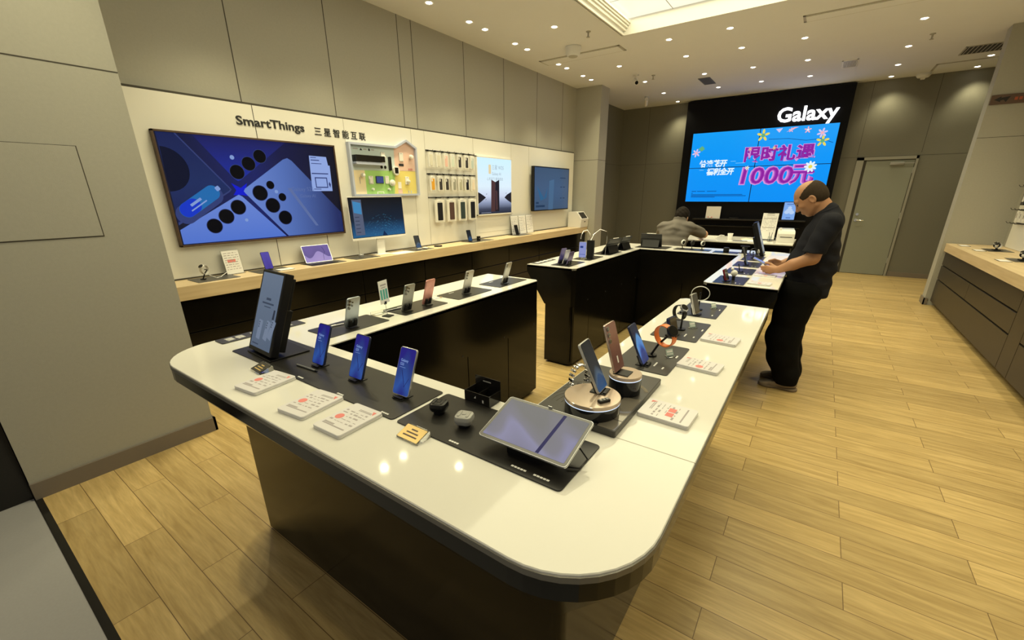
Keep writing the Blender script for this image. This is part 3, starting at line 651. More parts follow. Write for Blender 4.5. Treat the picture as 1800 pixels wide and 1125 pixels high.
# ---- hanging phone cases on three rails
def rail(y0, y1, z, label):
    r = thing('hook_rail', label, 'hook rail', (WP, (y0+y1)/2, z), group='hook rails for phone cases'); L_ = (y1-y0)/2
    MB().box(-L_, L_, -.005, .005, .0, .012, T).build('bar', M['plastic_black'], r); return r
def hook(rl, y, z=0.0):
    yy = y - rl.location.y
    MB().box(yy-.016, yy+.016, -.012, .006, .012, .02, T).tube([tuple(T @ Vector(p)) for p in ((yy, 0, .02), (yy, -.008, .06), (yy, -.008, .10), (yy, .004, .115))], .0025, 6).build('hook', M['plastic_black'], rl)
mk('case_clear', (.70, .68, .58), .35); mk('case_mint', (.66, .74, .66), .4); mk('case_pink', (.80, .52, .46), .4); mk('case_amber', (.72, .36, .03), .4); mk('case_charcoal', (.045, .04, .038), .4)
mk('case_olive', (.46, .45, .34), .4); mk('case_blush', (.80, .70, .58), .4); mk('case_brown', (.09, .05, .042), .45); mk('case_green', (.035, .055, .055), .4); mk('case_sky', (.50, .60, .60), .4); mk('case_black', (.012, .012, .014), .35); mk('case_grey', (.33, .33, .28), .4)
def package(y, z, w, h, m, label, window=True, big=False):
    r = thing('phone_case_package', label, 'phone case', (WP, y, z), group='phone cases hanging on the white wall')
    MB().prism(rrect(w, h, .006, 3), .052, .074, T, ch=.002).build('box', M['panel_white'], r)
    MB().prism(rrect(w*.34, .012, .004, 2, 0, h/2+.004), .058, .060, T).build('hang_tab', M['plastic_white'], r)
    ww, hh = (w*.60, h*.76) if not big else (w*.58, h*.80)
    c_ = MB().prism(rrect(ww, hh, .008, 3, 0, -.004), .074, .078, T, ch=.001).build('phone_case', M[m], r)
    if window and not big: MB().prism(rrect(ww*.34, hh*.22, .004, 3, -ww*.27, hh*.32), .078, .0786, T).build('camera_cutout', M['plastic_white'], c_)
    MB().box(-w*.18, w*.18, h*.43, h*.45, .0742, .0746, T).build('printed_name', M['frame_grey'], r)
    return r
r1 = rail(4.17, 5.14, 2.125, 'topmost black hook rail of the phone case wall')
r2 = rail(4.17, 5.14, 1.846, 'middle black hook rail of the phone case wall')
r3 = rail(4.165, 5.13, 1.555, 'lowest black hook rail of the phone case wall')
row1 = [('case_clear', 'cream'), ('case_clear', 'cream'), ('case_pink', 'pale pink'), ('case_mint', 'pale mint'), ('case_charcoal', 'charcoal'), ('case_charcoal', 'charcoal'), ('case_sky', 'pale blue')]
row2 = [('case_amber', 'amber orange'), ('case_charcoal', 'charcoal'), ('case_charcoal', 'charcoal'), ('case_grey', 'grey'), ('case_olive', 'olive'), ('case_black', 'black'), ('case_blush', 'blush')]
row3 = [('case_black', 'black wallet'), ('case_brown', 'brown wallet'), ('case_green', 'dark green wallet'), ('case_black', 'black wallet')]
for k, (y, (m, cn)) in enumerate(zip((4.198, 4.334, 4.472, 4.600, 4.740, 4.886, 5.010), row1)):
    hook(r1, y); package(y, 2.010, .086, .172, m, cn+' phone case in white pack, '+ORD[k]+' from the left on the top rail', k > 1)
for k, (y, (m, cn)) in enumerate(zip((4.203, 4.345, 4.468, 4.614, 4.742, 4.883, 5.013), row2)):
    hook(r2, y); package(y, 1.722, .088, .182, m, cn+' phone case in white pack, '+ORD[k]+' from the left on the middle rail')
for k, (y, (m, cn)) in enumerate(zip((4.304, 4.536, 4.764, 4.984), row3)):
    hook(r3, y); package(y, 1.378, .165, .285, m, 'large '+cn+' case in white pack, '+ORD[k]+' from the left on the lowest rail', big=True)

# ---- backlit poster
po = thing('backlit_poster', 'bright backlit poster of a dark folding phone between black rocks', 'poster', (WP, 5.59, 1.70)); O = (5.59, 1.70); w, h = .90, .84
f = MB()
for a in ((-w/2, w/2, -h/2, -h/2+.018), (-w/2, w/2, h/2-.018, h/2), (-w/2, -w/2+.018, -h/2, h/2), (w/2-.018, w/2, -h/2, h/2)): f.box(*a, 0, .04, T, b=.002)
f.build('frame', M['plastic_white'], po)
M['poster'] = gradient('poster_sky', [(0, (.012, .014, .025)), (.10, (.05, .06, .10)), (.22, (.28, .33, .48)), (.33, (.60, .66, .82)), (.5, (.72, .86, .95)), (1, (.62, .88, 1.0))], 'Z', -.41, .41)
pic = MB().flat([(-w/2+.018, -h/2+.018), (w/2-.018, -h/2+.018), (w/2-.018, h/2-.018), (-w/2+.018, h/2-.018)], .034, T).build('picture', M['poster'], po)
glowm('po_dark', (.018, .014, .016)); glowm('po_brown', (.075, .035, .032)); glowm('po_text', (.32, .40, .45)); glowm('po_gold', (.75, .62, .36)); glowm('po_grey', (.25, .28, .36))
MB().flat([(-.118, -.37), (-.012, -.37), (.002, .065), (-.098, .10)], .0346, T).build('picture_phone', M['po_brown'], pic); MB().flat([(-.012, -.37), (.098, -.37), (.105, .10), (.002, .065)], .0348, T).build('picture_phone', M['po_dark'], pic)
MB().flat([(.01, -.05), (.05, -.07), (.055, -.34), (.01, -.35)], .0352, T).build('picture_phone_shine', M['po_brown'], pic)
MB().flat([(-.432, -.08), (-.37, -.10), (-.30, -.13), (-.24, -.16), (-.30, -.19), (-.36, -.22), (-.432, -.25)], .0346, T).build('picture_rock', M['po_dark'], pic)
MB().flat([(.432, -.08), (.432, -.25), (.33, -.21), (.24, -.165), (.31, -.12)], .0346, T).build('picture_rock', M['po_dark'], pic)
for a, b_ in ((-.24, -.12), (-.26, -.20), (.27, -.11)): MB().flat([(a, b_), (a+.03, b_+.012), (a+.022, b_+.02)], .0346, T).build('picture_rock_chip', M['po_dark'], pic)
t = MB().text('三星 W25', .072, T @ Tr(-.08, .25, .0346), align='LEFT').text('Galaxy AI', .06, T @ Tr(-.08, .165, .0346), align='LEFT').text('心系天下 重磅首发', .050, T @ Tr(.0, .09, .0346))
t.build('picture_writing', M['po_text'], pic)
MB().flat(rrect(.06, .13, .01, 3, -.13, .245), .0344, T).build('picture_badge', M['po_gold'], pic)
MB().box(-.36, -.12, -.385, -.378, .0345, .0347, T).build('picture_caption', M['po_grey'], pic)

# ================================================================== BACK WALL: SIGN AND VIDEO WALL
bw = thing('sign_wall', 'tall black feature wall panel carrying white letters and a video wall', 'sign wall', (-1.365, YB, 0)); BX = -1.365
MB().box(-2.845-BX, .118-BX, -.20, -.001, 0, 3.475).build('panel', M['back_panel_black'], bw)
MB().box(-2.40-BX, -.22-BX, -.42, -.20, 1.005, 1.03, b=.002).build('shelf', M['mat_black'], bw)
MB().box(-2.35-BX, -.30-BX, -.32, -.20, .86, .875).build('ledge', M['mat_black'], bw)
TB = FB(YB-.20)
lt = thing('illuminated_lettering', 'glowing white letters at the top right of the black feature wall', 'sign', (-.575, YB-.20, 3.0))
word = 'Galaxy'; span = lambda q: (min(v[0] for v in q.v), max(v[0] for v in q.v))
lay = lambda t_: MB().text(t_, .285, None, bold=.006, extrude=.02, align='LEFT')
full = span(lay(word)); kx = 1.005/(full[1]-full[0])
for k, ch in enumerate(word):
    q = lay(ch); a, b_ = span(q); x0 = span(lay(word[:k+1]))[1]-(b_-a)-full[0]
    mb = MB().add([((x-a+x0)*kx-.4925, y*kx*.98-.085, z+.035) for x, y, z in q.v], q.f, FB(0)); mb.build('letter', M['sign_white'], lt)
vw = thing('video_wall', 'blue four-panel video wall with purple writing and flowers', 'video wall', (-1.325, YB-.20, 2.105)); O = (-1.325, 2.105); T = FB(0)
VW, VH = 2.64, 1.435
M['vw_blue'] = gradient('video_wall_blue', [(0, (.0, .27, .90)), (.6, (.0, .30, .92)), (1, (.004, .33, .90))], 'Z', -.71, .71)
glowm('vw_purple', (.26, .015, .34)); glowm('vw_pink', (.66, .30, .70)); glowm('vw_violet', (.40, .07, .50)); glowm('vw_white', (.75, .88, .95)); glowm('vw_pale', (.20, .55, .90)); glowm('vw_navy', (.004, .02, .14)); glowm('vw_yellow', (.78, .66, .10)); glowm('vw_green', (.12, .42, .20)); glowm('vw_lilac', (.62, .55, .85)); glowm('vw_rose', (.85, .42, .50)); glowm('vw_haze', (.03, .36, .86))
for x0, x1 in ((-VW/2, -.004), (.004, VW/2)):
    for z0, z1 in ((-VH/2, -.003), (.003, VH/2)):
        MB().box(x0, x1, z0, z1, .002, .05, T).build('screen_module', M['plastic_black'], vw)
        MB().flat([(x0+.003, z0+.003), (x1-.003, z0+.003), (x1-.003, z1-.003), (x0+.003, z1-.003)], .051, T).build('screen_picture', M['vw_blue'], vw)
def vtext(s_, size, x, z, bold, m, lvl, width=None, shear=0.0, name='picture_writing', align='LEFT'):
    return MB().text(s_, size, T @ Tr(x-O[0], z-O[1], lvl), bold=bold, align=align, width=width, shear=shear).build(name, M[m], vw)
vtext('限时礼遇', .30, -1.565, 2.225, .020, 'vw_pink', .0530, 1.27); vtext('限时礼遇', .30, -1.565, 2.225, .010, 'vw_purple', .0545, 1.24)
vtext('1000', .44, -1.645, 1.765, .030, 'vw_pink', .0530, .985, .08); vtext('1000', .44, -1.640, 1.765, .014, 'vw_violet', .0545, .955, .08); vtext('1000', .44, -1.64, 1.765, .000, 'vw_purple', .0555, .93, .08)
vtext('元', .40, -.660, 1.785, .026, 'vw_pink', .0530, .42); vtext('元', .40, -.652, 1.785, .012, 'vw_violet', .0545, .40); vtext('元', .40, -.645, 1.785, .0, 'vw_purple', .0555, .385)
vtext('恰逢花开', .148, -2.44, 2.135, .0065, 'vw_white', .053, .57, .15); vtext('福利全开', .148, -2.265, 1.965, .0065, 'vw_white', .053, .56, .15)
t = MB()
for x0, x1, z in ((-1.80, -1.70, 2.215), (-2.42, -2.33, 2.055), (-1.70, -1.52, 2.175)): t.box(x0-O[0], x1-O[0], z-O[1], z-O[1]+.010, .0528, .0532, T)
t.build('picture_dashes', M['vw_pale'], vw)
t = MB()
for x0, x1, z in ((-2.53, -2.43, 1.607), (-2.41, -2.24, 1.607), (-2.20, -2.0, 1.607), (-2.53, -2.50, 1.565), (-2.53, -1.47, 1.535), (-2.53, -1.40, 1.51), (-2.53, -2.02, 1.485)): t.box(x0-O[0], x1-O[0], z-O[1], z-O[1]+.011, .0528, .0532, T)
t.build('picture_small_print', M['vw_navy'], vw)
def flower(x, z, r_, mp, mc, n=8, lvl=.056, gap=.0):
    mb = MB()
    for k in range(n):
        a = 2*PI*k/n+.3; mb.flat([(x-O[0]+r_*.62*math.cos(a)+q*math.cos(a)*r_*.42-p*math.sin(a)*r_*.20, z-O[1]+r_*.62*math.sin(a)+q*math.sin(a)*r_*.42+p*math.cos(a)*r_*.20) for q, p in circ2(1, 12)], lvl+.0002*k, T)
    mb.build('picture_flower', M[mp], vw); MB().flat(circ2(r_*.32, 16, x-O[0], z-O[1]), lvl+.003, T).build('picture_flower_heart', M[mc], vw)
flower(-.335, 2.06, .105, 'vw_white', 'vw_yellow', 9); flower(-1.46, 2.075, .045, 'vw_white', 'vw_yellow', 6); flower(-1.46, 2.44, .04, 'vw_rose', 'vw_yellow', 6); flower(-1.02, 2.44, .035, 'vw_yellow', 'vw_rose', 6)
flower(-2.53, 2.42, .085, 'vw_lilac', 'vw_rose', 6); MB().flat([(-2.50-O[0], 2.50-O[1]), (-2.42-O[0], 2.45-O[1]), (-2.36-O[0], 2.50-O[1]), (-2.42-O[0], 2.56-O[1])], .055, T).build('picture_leaf', M['vw_green'], vw)
flower(-1.26, 2.69, .115, 'vw_yellow', 'vw_green', 5); flower(-.225, 2.52, .105, 'vw_yellow', 'vw_green', 5); flower(-.255, 2.665, .085, 'vw_lilac', 'vw_rose', 6); flower(-.50, 2.735, .06, 'vw_rose', 'vw_white', 5); flower(-.78, 2.755, .045, 'vw_rose', 'vw_lilac', 5)
MB().flat([(-1.05-O[0], 2.79-O[1]), (-.98-O[0], 2.72-O[1]), (-.93-O[0], 2.80-O[1])], .055, T).build('picture_petal', M['vw_lilac'], vw)
MB().flat([(-.86-O[0], 2.72-O[1]), (-.66-O[0], 2.80-O[1]), (-.74-O[0], 2.80-O[1])], .055, T).build('picture_petal', M['vw_rose'], vw)
MB().tube([tuple(T @ Vector((x-O[0], z-O[1], .053))) for x, z in ((-1.15, 2.61), (-.8, 2.60), (-.5, 2.55), (-.25, 2.56), (-.05, 2.48))], .004, 5).build('picture_twig', M['vw_navy'], vw)

# ================================================================== RIGHT COLUMN SIGN, RIGHT WALL DISPLAY
mk('sign_brown', (.12, .075, .055), .5); mk('sign_text', (.42, .10, .05), .6)
s = thing('direction_sign', 'small brown direction sign with a black arrow on the right column', 'sign', (1.80, 8.50, 2.675))
MB().box(-.29, .30, -.022, 0, -.055, .055, b=.003).build('sign_box', M['sign_brown'], s)
MB().flat([(-.26, .0), (-.20, .035), (-.20, .018), (-.12, .03), (-.15, -.035), (-.175, -.005), (-.20, -.012), (-.20, -.03)], .0226, FB(0)).build('arrow', M['ink_black'], s)
t = MB()
for k in range(9): t.box(-.08+k*.04, -.052+k*.04, -.018, .016, .0224, .0228, FB(0))
t.build('writing', M['sign_text'], s)
FRW = Matrix(((0, 0, -1, 0), (-1, 0, 0, 0), (0, 1, 0, 0), (0, 0, 0, 1)))     # right wall: local x = -Y, y = Z, out -X
struct('wall_right_panel', MB().box(2.052, 2.081, 1.0, 8.28, RZ+.004, 2.35), M['panel_white'])
for z, l in ((1.635, 'topmost'), (1.365, 'middle'), (1.205, 'lowest')):
    r = thing('hook_rail', l+' black hook rail on the white panel at the right edge', 'hook rail', (2.052, 7.3, z), group='hook rails on the right wall')
    MB().box(-.85, .85, -.005, .005, 0, .012, FRW).build('bar', M['plastic_black'], r)
    for k in range(3): MB().tube([tuple(FRW @ Vector(p)) for p in ((-.80+k*.14, 0, .01), (-.80+k*.14, 0, .10), (-.80+k*.14, .02, .115))], .003, 6).build('hook', M['plastic_black'], r)
for k, (y, l) in enumerate(((8.0, 'nearest the column'), (7.84, 'second from the column'))):
    r = thing('accessory_pack', 'black and white accessory pack on the top right wall rail, '+l, 'accessory pack', (2.052, y, 1.52), group='packs on the right wall')
    MB().box(-.055, .055, -.10, .085, .03, .06, FRW, b=.003).build('box', M['case_black'], r)
    MB().box(-.03, .03, -.06, .05, .0602, .0608, FRW).build('printed_picture', M['plastic_white'], r)
for k, y in enumerate((8.06, 7.94, 7.82, 7.70)):
    r = thing('watch_band_pack', 'slim white watch band pack on the middle right wall rail, '+ORD[k]+' from the column', 'watch band', (2.052, y, 1.27), group='packs on the right wall')
    MB().box(-.032, .032, -.05, .075, .03, .05, FRW, b=.003).build('box', M['plastic_white'], r)
    MB().prism(rrect(.012, .055, .005, 3, 0, .025), .0502, .0512, FRW).build('band', M['case_brown'], r)

# ================================================================== SMALL THINGS: BUILDERS
MT = TZ + .0035          # top of a mat
def dmat(x0, x1, y0, y1, label, m='mat_black', z=TZ, marks=(), th=.0035, r=.012, group='display mats on the islands'):
    """marks: (x, y, w, d) white printed names, thing space"""
    cx, cy = (x0+x1)/2, (y0+y1)/2
    t = thing('display_mat', label, 'display mat', (cx, cy, z), group=group)
    MB().prism(rrect(x1-x0, y1-y0, r, 5), .0002, th, ch=.001).build('pad', M[m], t)
    for (mx, my, mw, md) in marks:
        mb = MB(); n = max(1, int(max(mw, md)/.008)); mb_ = MB()
        for k in range(n):
            if mw >= md: mb_.box(mx-cx-mw/2+mw*k/n, mx-cx-mw/2+mw*(k+.8)/n, my-cy-md/2, my-cy+md/2, th, th+.0004)
            else: mb_.box(mx-cx-mw/2, mx-cx+mw/2, my-cy-md/2+md*k/n, my-cy-md/2+md*(k+.8)/n, th, th+.0004)
        mb_.build('printed_name', M['white_print'], t)
    return t

def phone(label, x, y, z, yaw, tilt, body, screen=None, lenses=(), w=.076, h=.160, t=.008, words=None, group='display phones', rim=None, backtext=None, name='smartphone'):
    r = thing(name, label, 'phone', (x, y, z), (D2R(-tilt), 0, D2R(yaw)), group)
    b = MB().prism(rrect(w, h, .009, 5, 0, h/2), -t, 0, FRONT, ch=.0012).build('body', M[rim or body], r, SM)
    if rim: MB().prism(rrect(w-.003, h-.003, .008, 5, 0, h/2), t, t+.0006, BACK @ Tr(0, 0, 0)).build('back_glass', M[body], r)
    s_ = MB().flat(rrect(w-.005, h-.005, .0075, 5, 0, h/2), .0004, FRONT).build('screen', M[screen or 'screen_off'], r)
    if words:
        mb = MB()
        mb.text('Galaxy', .0125, FRONT @ Tr(-w*.33, h*.70, .0008), align='LEFT', bold=.0002).text('S25', .0125, FRONT @ Tr(-w*.33, h*.62, .0008), align='LEFT', bold=.0002)
        mb.box(-w*.33, w*.02, h*.575, h*.582, .0007, .0009, FRONT)
        mb.build('screen_writing', M['tv_text'], s_)
        MB().tube([tuple(FRONT @ Vector(p)) for p in ((-.012, .085, .0006), (.004, .05, .0006), (.010, .03, .0006), (.026, .062, .0006))], .0009, 4).build('screen_curve', M['line_navy'], s_)
    for (lx, lz, lr) in lenses:
        l = MB().cyl(lr, 0, .0026, 18, BACK @ Tr(-lx, lz, t+.0004)).build('camera_ring', M['titan_grey'], r, SM)
        MB().cyl(lr*.82, 0, .0031, 18, BACK @ Tr(-lx, lz, t+.0004)).build('camera_lens', M['lens'], l, SM)
    if backtext: MB().box(-.004, .004, .025, .048, t+.0006, t+.001, BACK).build('printed_name', M['white_print'], r)
    return r
ULTRA = ((.025, .146, .0075), (.025, .126, .0075), (.025, .106, .0075), (.008, .137, .0045), (.008, .118, .0045))
TRIPLE = ((.025, .146, .0065), (.025, .128, .0065), (.025, .110, .0065))
def stand(label, x, y, z, ztop, yaw, tilt, w=.05, group='phone stands', foot=True, t=.0105, rest=True):
    """the dock a phone leans in; ztop = height of the phone's lower edge above z"""
    r = thing('phone_stand', label, 'phone stand', (x, y, z), (0, 0, D2R(yaw)), group); hz = ztop-z
    MB().box(-w/2, w/2, -.014, .036, .0002, max(.003, hz-.0045-t*math.sin(abs(D2R(tilt)))*.8), b=.0015).build('base', M['plastic_black'], r)
    TT = Tr(0, 0, hz) @ Rx(D2R(-tilt))
    mb = MB()
    if foot:
        for sx in (-1, 1): mb.box(sx*w*.32-.009, sx*w*.32+.009, .0005+t, .009+t, .002, .040, TT, b=.002)
        mb.box(-w*.4, w*.4, .0005+t, .006+t, .001, .020, TT)
    else: mb.box(-w*.3, w*.3, .0105, .017, .001, .06, TT, b=.002)
    if rest: mb.build('back_rest', M['plastic_black'], r)
    MB().box(-w*.4, w*.4, -.0135, -.004, hz-.0045, hz-.001, b=.0005).build('lip', M['plastic_black'], r)
    return r
def demo(label, slabel, x, y, yaw, tilt, body, screen=None, lenses=(), z=MT, lift=.010, **kw):
    stand(slabel, x, y, z, z+lift, yaw, tilt)
    return phone(label, x, y, z+lift, yaw, tilt, body, screen, lenses, **kw)

def pad(label, x, y, yaw, style=0, w=.124, d=.157, th=.013, z=TZ):
    r = thing('price_booklet', label, 'price booklet', (x, y, z), (0, 0, D2R(yaw)), 'white price booklets')
    MB().prism(rrect(w, d, .009, 4), .0003, th*.45, ch=.0008).build('page_block', M['plastic_white'], r)
    MB().prism(rrect(w-.001, d-.001, .009, 4), th*.48, th, ch=.0008).build('cover', M['paper_gloss'], r)
    mb = MB(); Z = (th+.0001, th+.0004); rr = random.Random(int(abs(x)*1000))
    mb.box(-w*.40, w*.38, -d*.34, -d*.31, *Z)
    if style != 2: mb.box(-w*.40, -w*.05, -d*.30, -d*.26, *Z)
    for k, yy in enumerate((-.18, -.08, .02, .12, .20)):
        x0 = -w*.12 if k in (1, 2) else -w*.40
        x_ = x0
        while x_ < w*.36:
            l = rr.uniform(.006, .02); mb.box(x_, min(x_+l, w*.4), d*yy, d*yy+rr.choice((.002, .004, .006)), *Z); x_ += l+rr.uniform(.004, .014)
    mb.box(-w*.1, w*.34, d*.30, d*.318, *Z).box(-w*.1, w*.34, d*.335, d*.350, *Z)
    mb.build('printing', M['ink'], r)
    if style == 2:
        for x0 in (-.26, .0): MB().box(w*x0, w*(x0+.21), -d*.14, 0, th, th+.0005).build('red_square', M['ink_red'], r)
    else: MB().flat([(p*.014-w*.27, q*.014-d*.03) for p, q in circ2(1, 22)], th+.0004).build('red_seal', M['ink_red'], r)
    MB().flat([(w*.40, d*.41), (w*.40, d*.29), (w*.28, d*.41)], th+.0004).build('red_corner', M['ink_red'], r)
    return r

def holder(label, x, y, yaw, card, tcol, w=.08, d=.05, z=TZ):
    r = thing('price_tag', label, 'price tag', (x, y, z), (0, 0, D2R(yaw)), 'acrylic price tags')
    sec = [(-d/2, .0003), (d/2, .0003), (d/2, .020), (d/2-.004, .022), (-d/2, .006)]
    MB().rings([[(-w/2, a, b_) for a, b_ in sec], [(w/2, a, b_) for a, b_ in sec]]).build('acrylic_block', M['acrylic'], r)
    sl = math.atan2(.016, d-.004); TT = Tr(0, -d/2, .0066) @ Rx(sl)
    c_ = MB().prism(rrect(w-.004, (d-.004)/math.cos(sl)-.002, .002, 2, 0, (d-.004)/2), .0002, .0010, TT).build('card', M[card], r)
    mb = MB()
    for k, (a, b_) in enumerate(((-.026, .026), (-.022, .022), (-.012, .012))): mb.box(a, b_, .010+.011*k, .0145+.011*k, .0010, .0013, TT)
    mb.build('printing', M[tcol], c_)
    return r
def ring_path(rad, n=40, a0=0, a1=2*PI, sx=1.0, sz=1.0): return [(rad*sx*math.cos(a0+(a1-a0)*k/n), 0, rad*sz*math.sin(a0+(a1-a0)*k/n)) for k in range(n+1)]
def band_mesh(path, w, t, closed=True, T=None):
    P = [Vector(p) for p in path]; rings = []
    for i, p in enumerate(P):
        tg = (P[(i+1) % len(P)]-P[i-1]) if closed else (P[min(i+1, len(P)-1)]-P[max(0, i-1)])
        tg.normalize(); nn = Vector((0, 1, 0)).cross(tg); nn.normalize()
        rings.append([tuple(p+nn*a+Vector((0, b_, 0))) for a, b_ in ((t/2, -w/2), (t/2, w/2), (-t/2, w/2), (-t/2, -w/2))])
    return MB().rings(rings + ([rings[0]] if closed else []), T, not closed, not closed)
def watch(label, x, y, zc, yaw, rad, band, case, ang, w=.019, z0=MT, tiltx=0, slabel=None, post=True, sx=1.0, sz=1.0, big=.0195, arm_from=(0, 0)):
    """ring standing on its edge, axis along local y; the case sits at angle ang on the ring"""
    r = thing('smartwatch', label, 'watch', (x, y, zc), (D2R(tiltx), 0, D2R(yaw)), 'display watches')
    band_mesh(ring_path(rad, 40, sx=sx, sz=sz)[:-1], w, .0032).build('band', M[band], r, SM)
    if case:
        a = D2R(ang); TC = Tr(rad*sx*math.cos(a), 0, rad*sz*math.sin(a)) @ Ry(PI/2-a)
        c_ = MB().lathe([(big*.9, -.005), (big, -.003), (big, .005), (big*.92, .007)], 26, TC).build('case', M[case], r, SM)
        MB().cyl(big*.84, .0068, .0074, 26, TC).build('dial', M['black_gloss'], c_, SM)
        MB().cyl(.0028, 0, .004, 10, TC @ Tr(big, 0, .001) @ Ry(PI/2)).build('crown', M[case], c_, SM)
    if post:
        s_ = thing('watch_stand', slabel or 'black post under the '+label, 'watch stand', (x, y, z0), (0, 0, D2R(yaw)), 'watch stands')
        MB().cyl(.022, .0002, .006, 24, Tr(arm_from[0], arm_from[1], 0)).build('base', M['plastic_black'], s_, SM)
        H = zc-z0
        MB().tube([(arm_from[0], arm_from[1], .005), (arm_from[0]*.6, .6*arm_from[1]+.4*(w/2+.014), H*.55), (0, w/2+.014, H), (0, .004, H)], .0045, 8).build('arm', M['plastic_black'], s_, SM)
        MB().cyl(rad*.80, -.010, .010, 26, Tr(0, 0, H-.0) @ Rx(D2R(tiltx)) @ Rx(PI/2) @ Matrix.Diagonal((sx, sz, 1, 1)).to_4x4()).build('cushion', M['plastic_black'], s_, SM) if rad*min(sx, sz) < .036 else None
    return r
def cardholder(label, x, y, z, w, h, yaw, tilt, lines=6, qr=True, name='sign_card', block=None):
    r = thing(name, label, 'sign card', (x, y, z), (0, 0, D2R(yaw)), 'sign cards'); TT = Tr(0, 0, .004) @ Rx(D2R(-tilt))
    MB().box(-w/2, w/2, .0, .003, .0, h, TT).build('paper_sheet', M['paper'], r)
    MB().box(-w/2-.004, w/2+.004, .0034, .0054, 0, h+.004, TT).build('acrylic_back', M['acrylic'], r)
    MB().box(-w/2, w/2, -.03, .05, .0002, .004).build('foot', M['acrylic'], r)
    mb = MB(); rr = random.Random(int(abs(y)*977))
    for k in range(lines):
        zz = h*(.9-.8*k/lines); x_ = -w*.42
        while x_ < w*.38:
            l = rr.uniform(.05, .22)*w; mb.box(x_, min(x_+l, w*.42), -.0005, 0, zz-h*.02, zz+h*rr.uniform(.0, .02), TT); x_ += l+w*.06
    mb.build('printing', M['ink'], r)
    if block: MB().box(-w*.28, w*.20, -.0005, .0, h*.48, h*.62, TT).build('red_picture', M[block], r)
    return r

# ================================================================== NEAR ISLAND
sg = thing('edge_sign', 'black strip sign with white characters on the outer left edge of the near island', 'sign', (-2.155, .92, TZ))
MB().prism(rrect(.085, .40, .008, 4), .0002, .004, ch=.001).build('strip', M['mat_grey'], sg)
mb = MB(); rr = random.Random(3)
for g0 in (-.17, -.055, .06):
    for k in range(2):
        y0 = g0+k*.045
        for a in range(4): mb.box(-.022+.012*a, -.016+.012*a, y0+rr.uniform(0, .006), y0+.036, .004, .0044)
        mb.box(-.024, .024, y0+.004, y0+.011, .004, .0044).box(-.02, .018, y0+.026, y0+.032, .004, .0044)
mb.build('white_characters', M['white_print'], sg)

dmat(-1.985, -.935, .703, .927, 'long black mat under the upright display and three blue phones', marks=((-1.46, .718, .035, .006), (-1.215, .718, .035, .006), (-.985, .718, .035, .006)))
dmat(-.920, -.365, .703, .928, 'black mat under the big slanted tablet and earbud cases', marks=((-.825, .718, .045, .006), (-.70, .718, .035, .006), (-.49, .722, .045, .006), (-.425, .722, .045, .006)))

# upright signage display
def signage(label, x, y, yaw, tilt, z, bare=False):
    r = thing('signage_display', label, 'display', (x, y, z), (0, 0, D2R(yaw)), 'tall countertop displays'); TT = Tr(0, -.012, .018) @ Rx(D2R(-tilt))
    MB().box(-.102, .102, .0, .034, 0.0, .345, TT, b=.004).build('housing', M['plastic_black'], r)
    MB().box(-.085, .085, .034, .066, .022, .20, TT, b=.004).build('rear_box', M['plastic_black'], r)
    MB().box(-.095, .098, .034, .046, .20, .33, TT, b=.003).build('rear_cover', M['plastic_black'], r)
    MB().box(-.11, .105, -.016, .15, .0002, .006, b=.002).build('base_plate', M['plastic_black'], r)
    s_ = MB().flat([(-.088, .018), (.088, .018), (.088, .334), (-.088, .334)], .0006, TT @ FRONT).build('screen', M['sign_screen'], r)
    glowm('sign_pic_pale', (.15, .19, .27)); glowm('sign_pic_dark', (.022, .03, .05)); glowm('sign_pic_ink', (.035, .05, .085))
    mb = MB()
    for (a, b_, z_, h_) in ((-.02, .02, .222, .010), (-.05, .05, .205, .007), (-.028, .028, .192, .004), (-.075, -.02, .030, .005)): mb.box(a, b_, z_, z_+h_, .0009, .0011, TT @ FRONT)
    mb.build('picture_writing', M['sign_pic_ink'], s_)
    for (px_, pz_, an, m) in ((-.035, .055, -4, 'sign_pic_pale'), (.025, .06, -10, 'sign_pic_pale'), (.06, .07, -16, 'sign_pic_pale')):
        TP = TT @ FRONT @ Tr(px_, pz_, 0) @ Rz(D2R(an)); MB().flat(rrect(.034, .082, .004, 3, 0, .04), .0010, TP).build('picture_phone', M[m], s_)
        mb = MB()
        for q in range(3): mb.flat([(p[0]*.0035-.009, p[1]*.0035+.070-q*.010) for p in circ2(1, 10)], .0014, TP)
        mb.build('picture_lens', M['sign_pic_dark'], s_)
    mb = MB().flat([(.058, .15), (.075, .15), (.075, .19), (.062, .19)], .0012, TT @ FRONT); mb.build('picture_lens', M['sign_pic_dark'], s_)
    return r
signage('tall black upright display on the front left mat of the near island', -1.804, .748, -3, 21, MT)
for (x, l, s_) in ((-1.503, 'blue screen phone next to the upright display', 'black dock under the phone next to the upright display'), (-1.265, 'middle of three blue screen phones along the near edge', 'black dock under the middle blue screen phone'), (-1.025, 'blue screen phone nearest the earbud cases', 'black dock under the blue screen phone nearest the earbuds')):
    demo(l, s_, x, .812, 1, 21.5, 'navy_body', 'ph_blue', TRIPLE, words=True, rim='silver' if x > -1.1 else 'navy_body')
pn = thing('stylus', 'slim grey stylus lying in front of the first blue phone', 'stylus', (-1.518, .777, MT+.004), (0, 0, D2R(3)))
MB().cyl(.0036, -.06, .052, 10, Ry(PI/2)).build('barrel', M['titan_grey'], pn, SM); MB().cyl(.0036, .052, .066, 10, Ry(PI/2), r2=.0015).build('tip', M['plastic_black'], pn, SM); MB().cyl(.0038, -.066, -.0602, 10, Ry(PI/2)).build('clicker', M['silver'], pn, SM)
holder('black and gold acrylic price tag in front of the upright display', -1.655, .674, -4, 'mat_grey', 'gold_card', .080, .052)
holder('gold card acrylic price tag in front of the earbud mat', -.813, .676, 0, 'gold_card', 'case_brown', .082, .05)
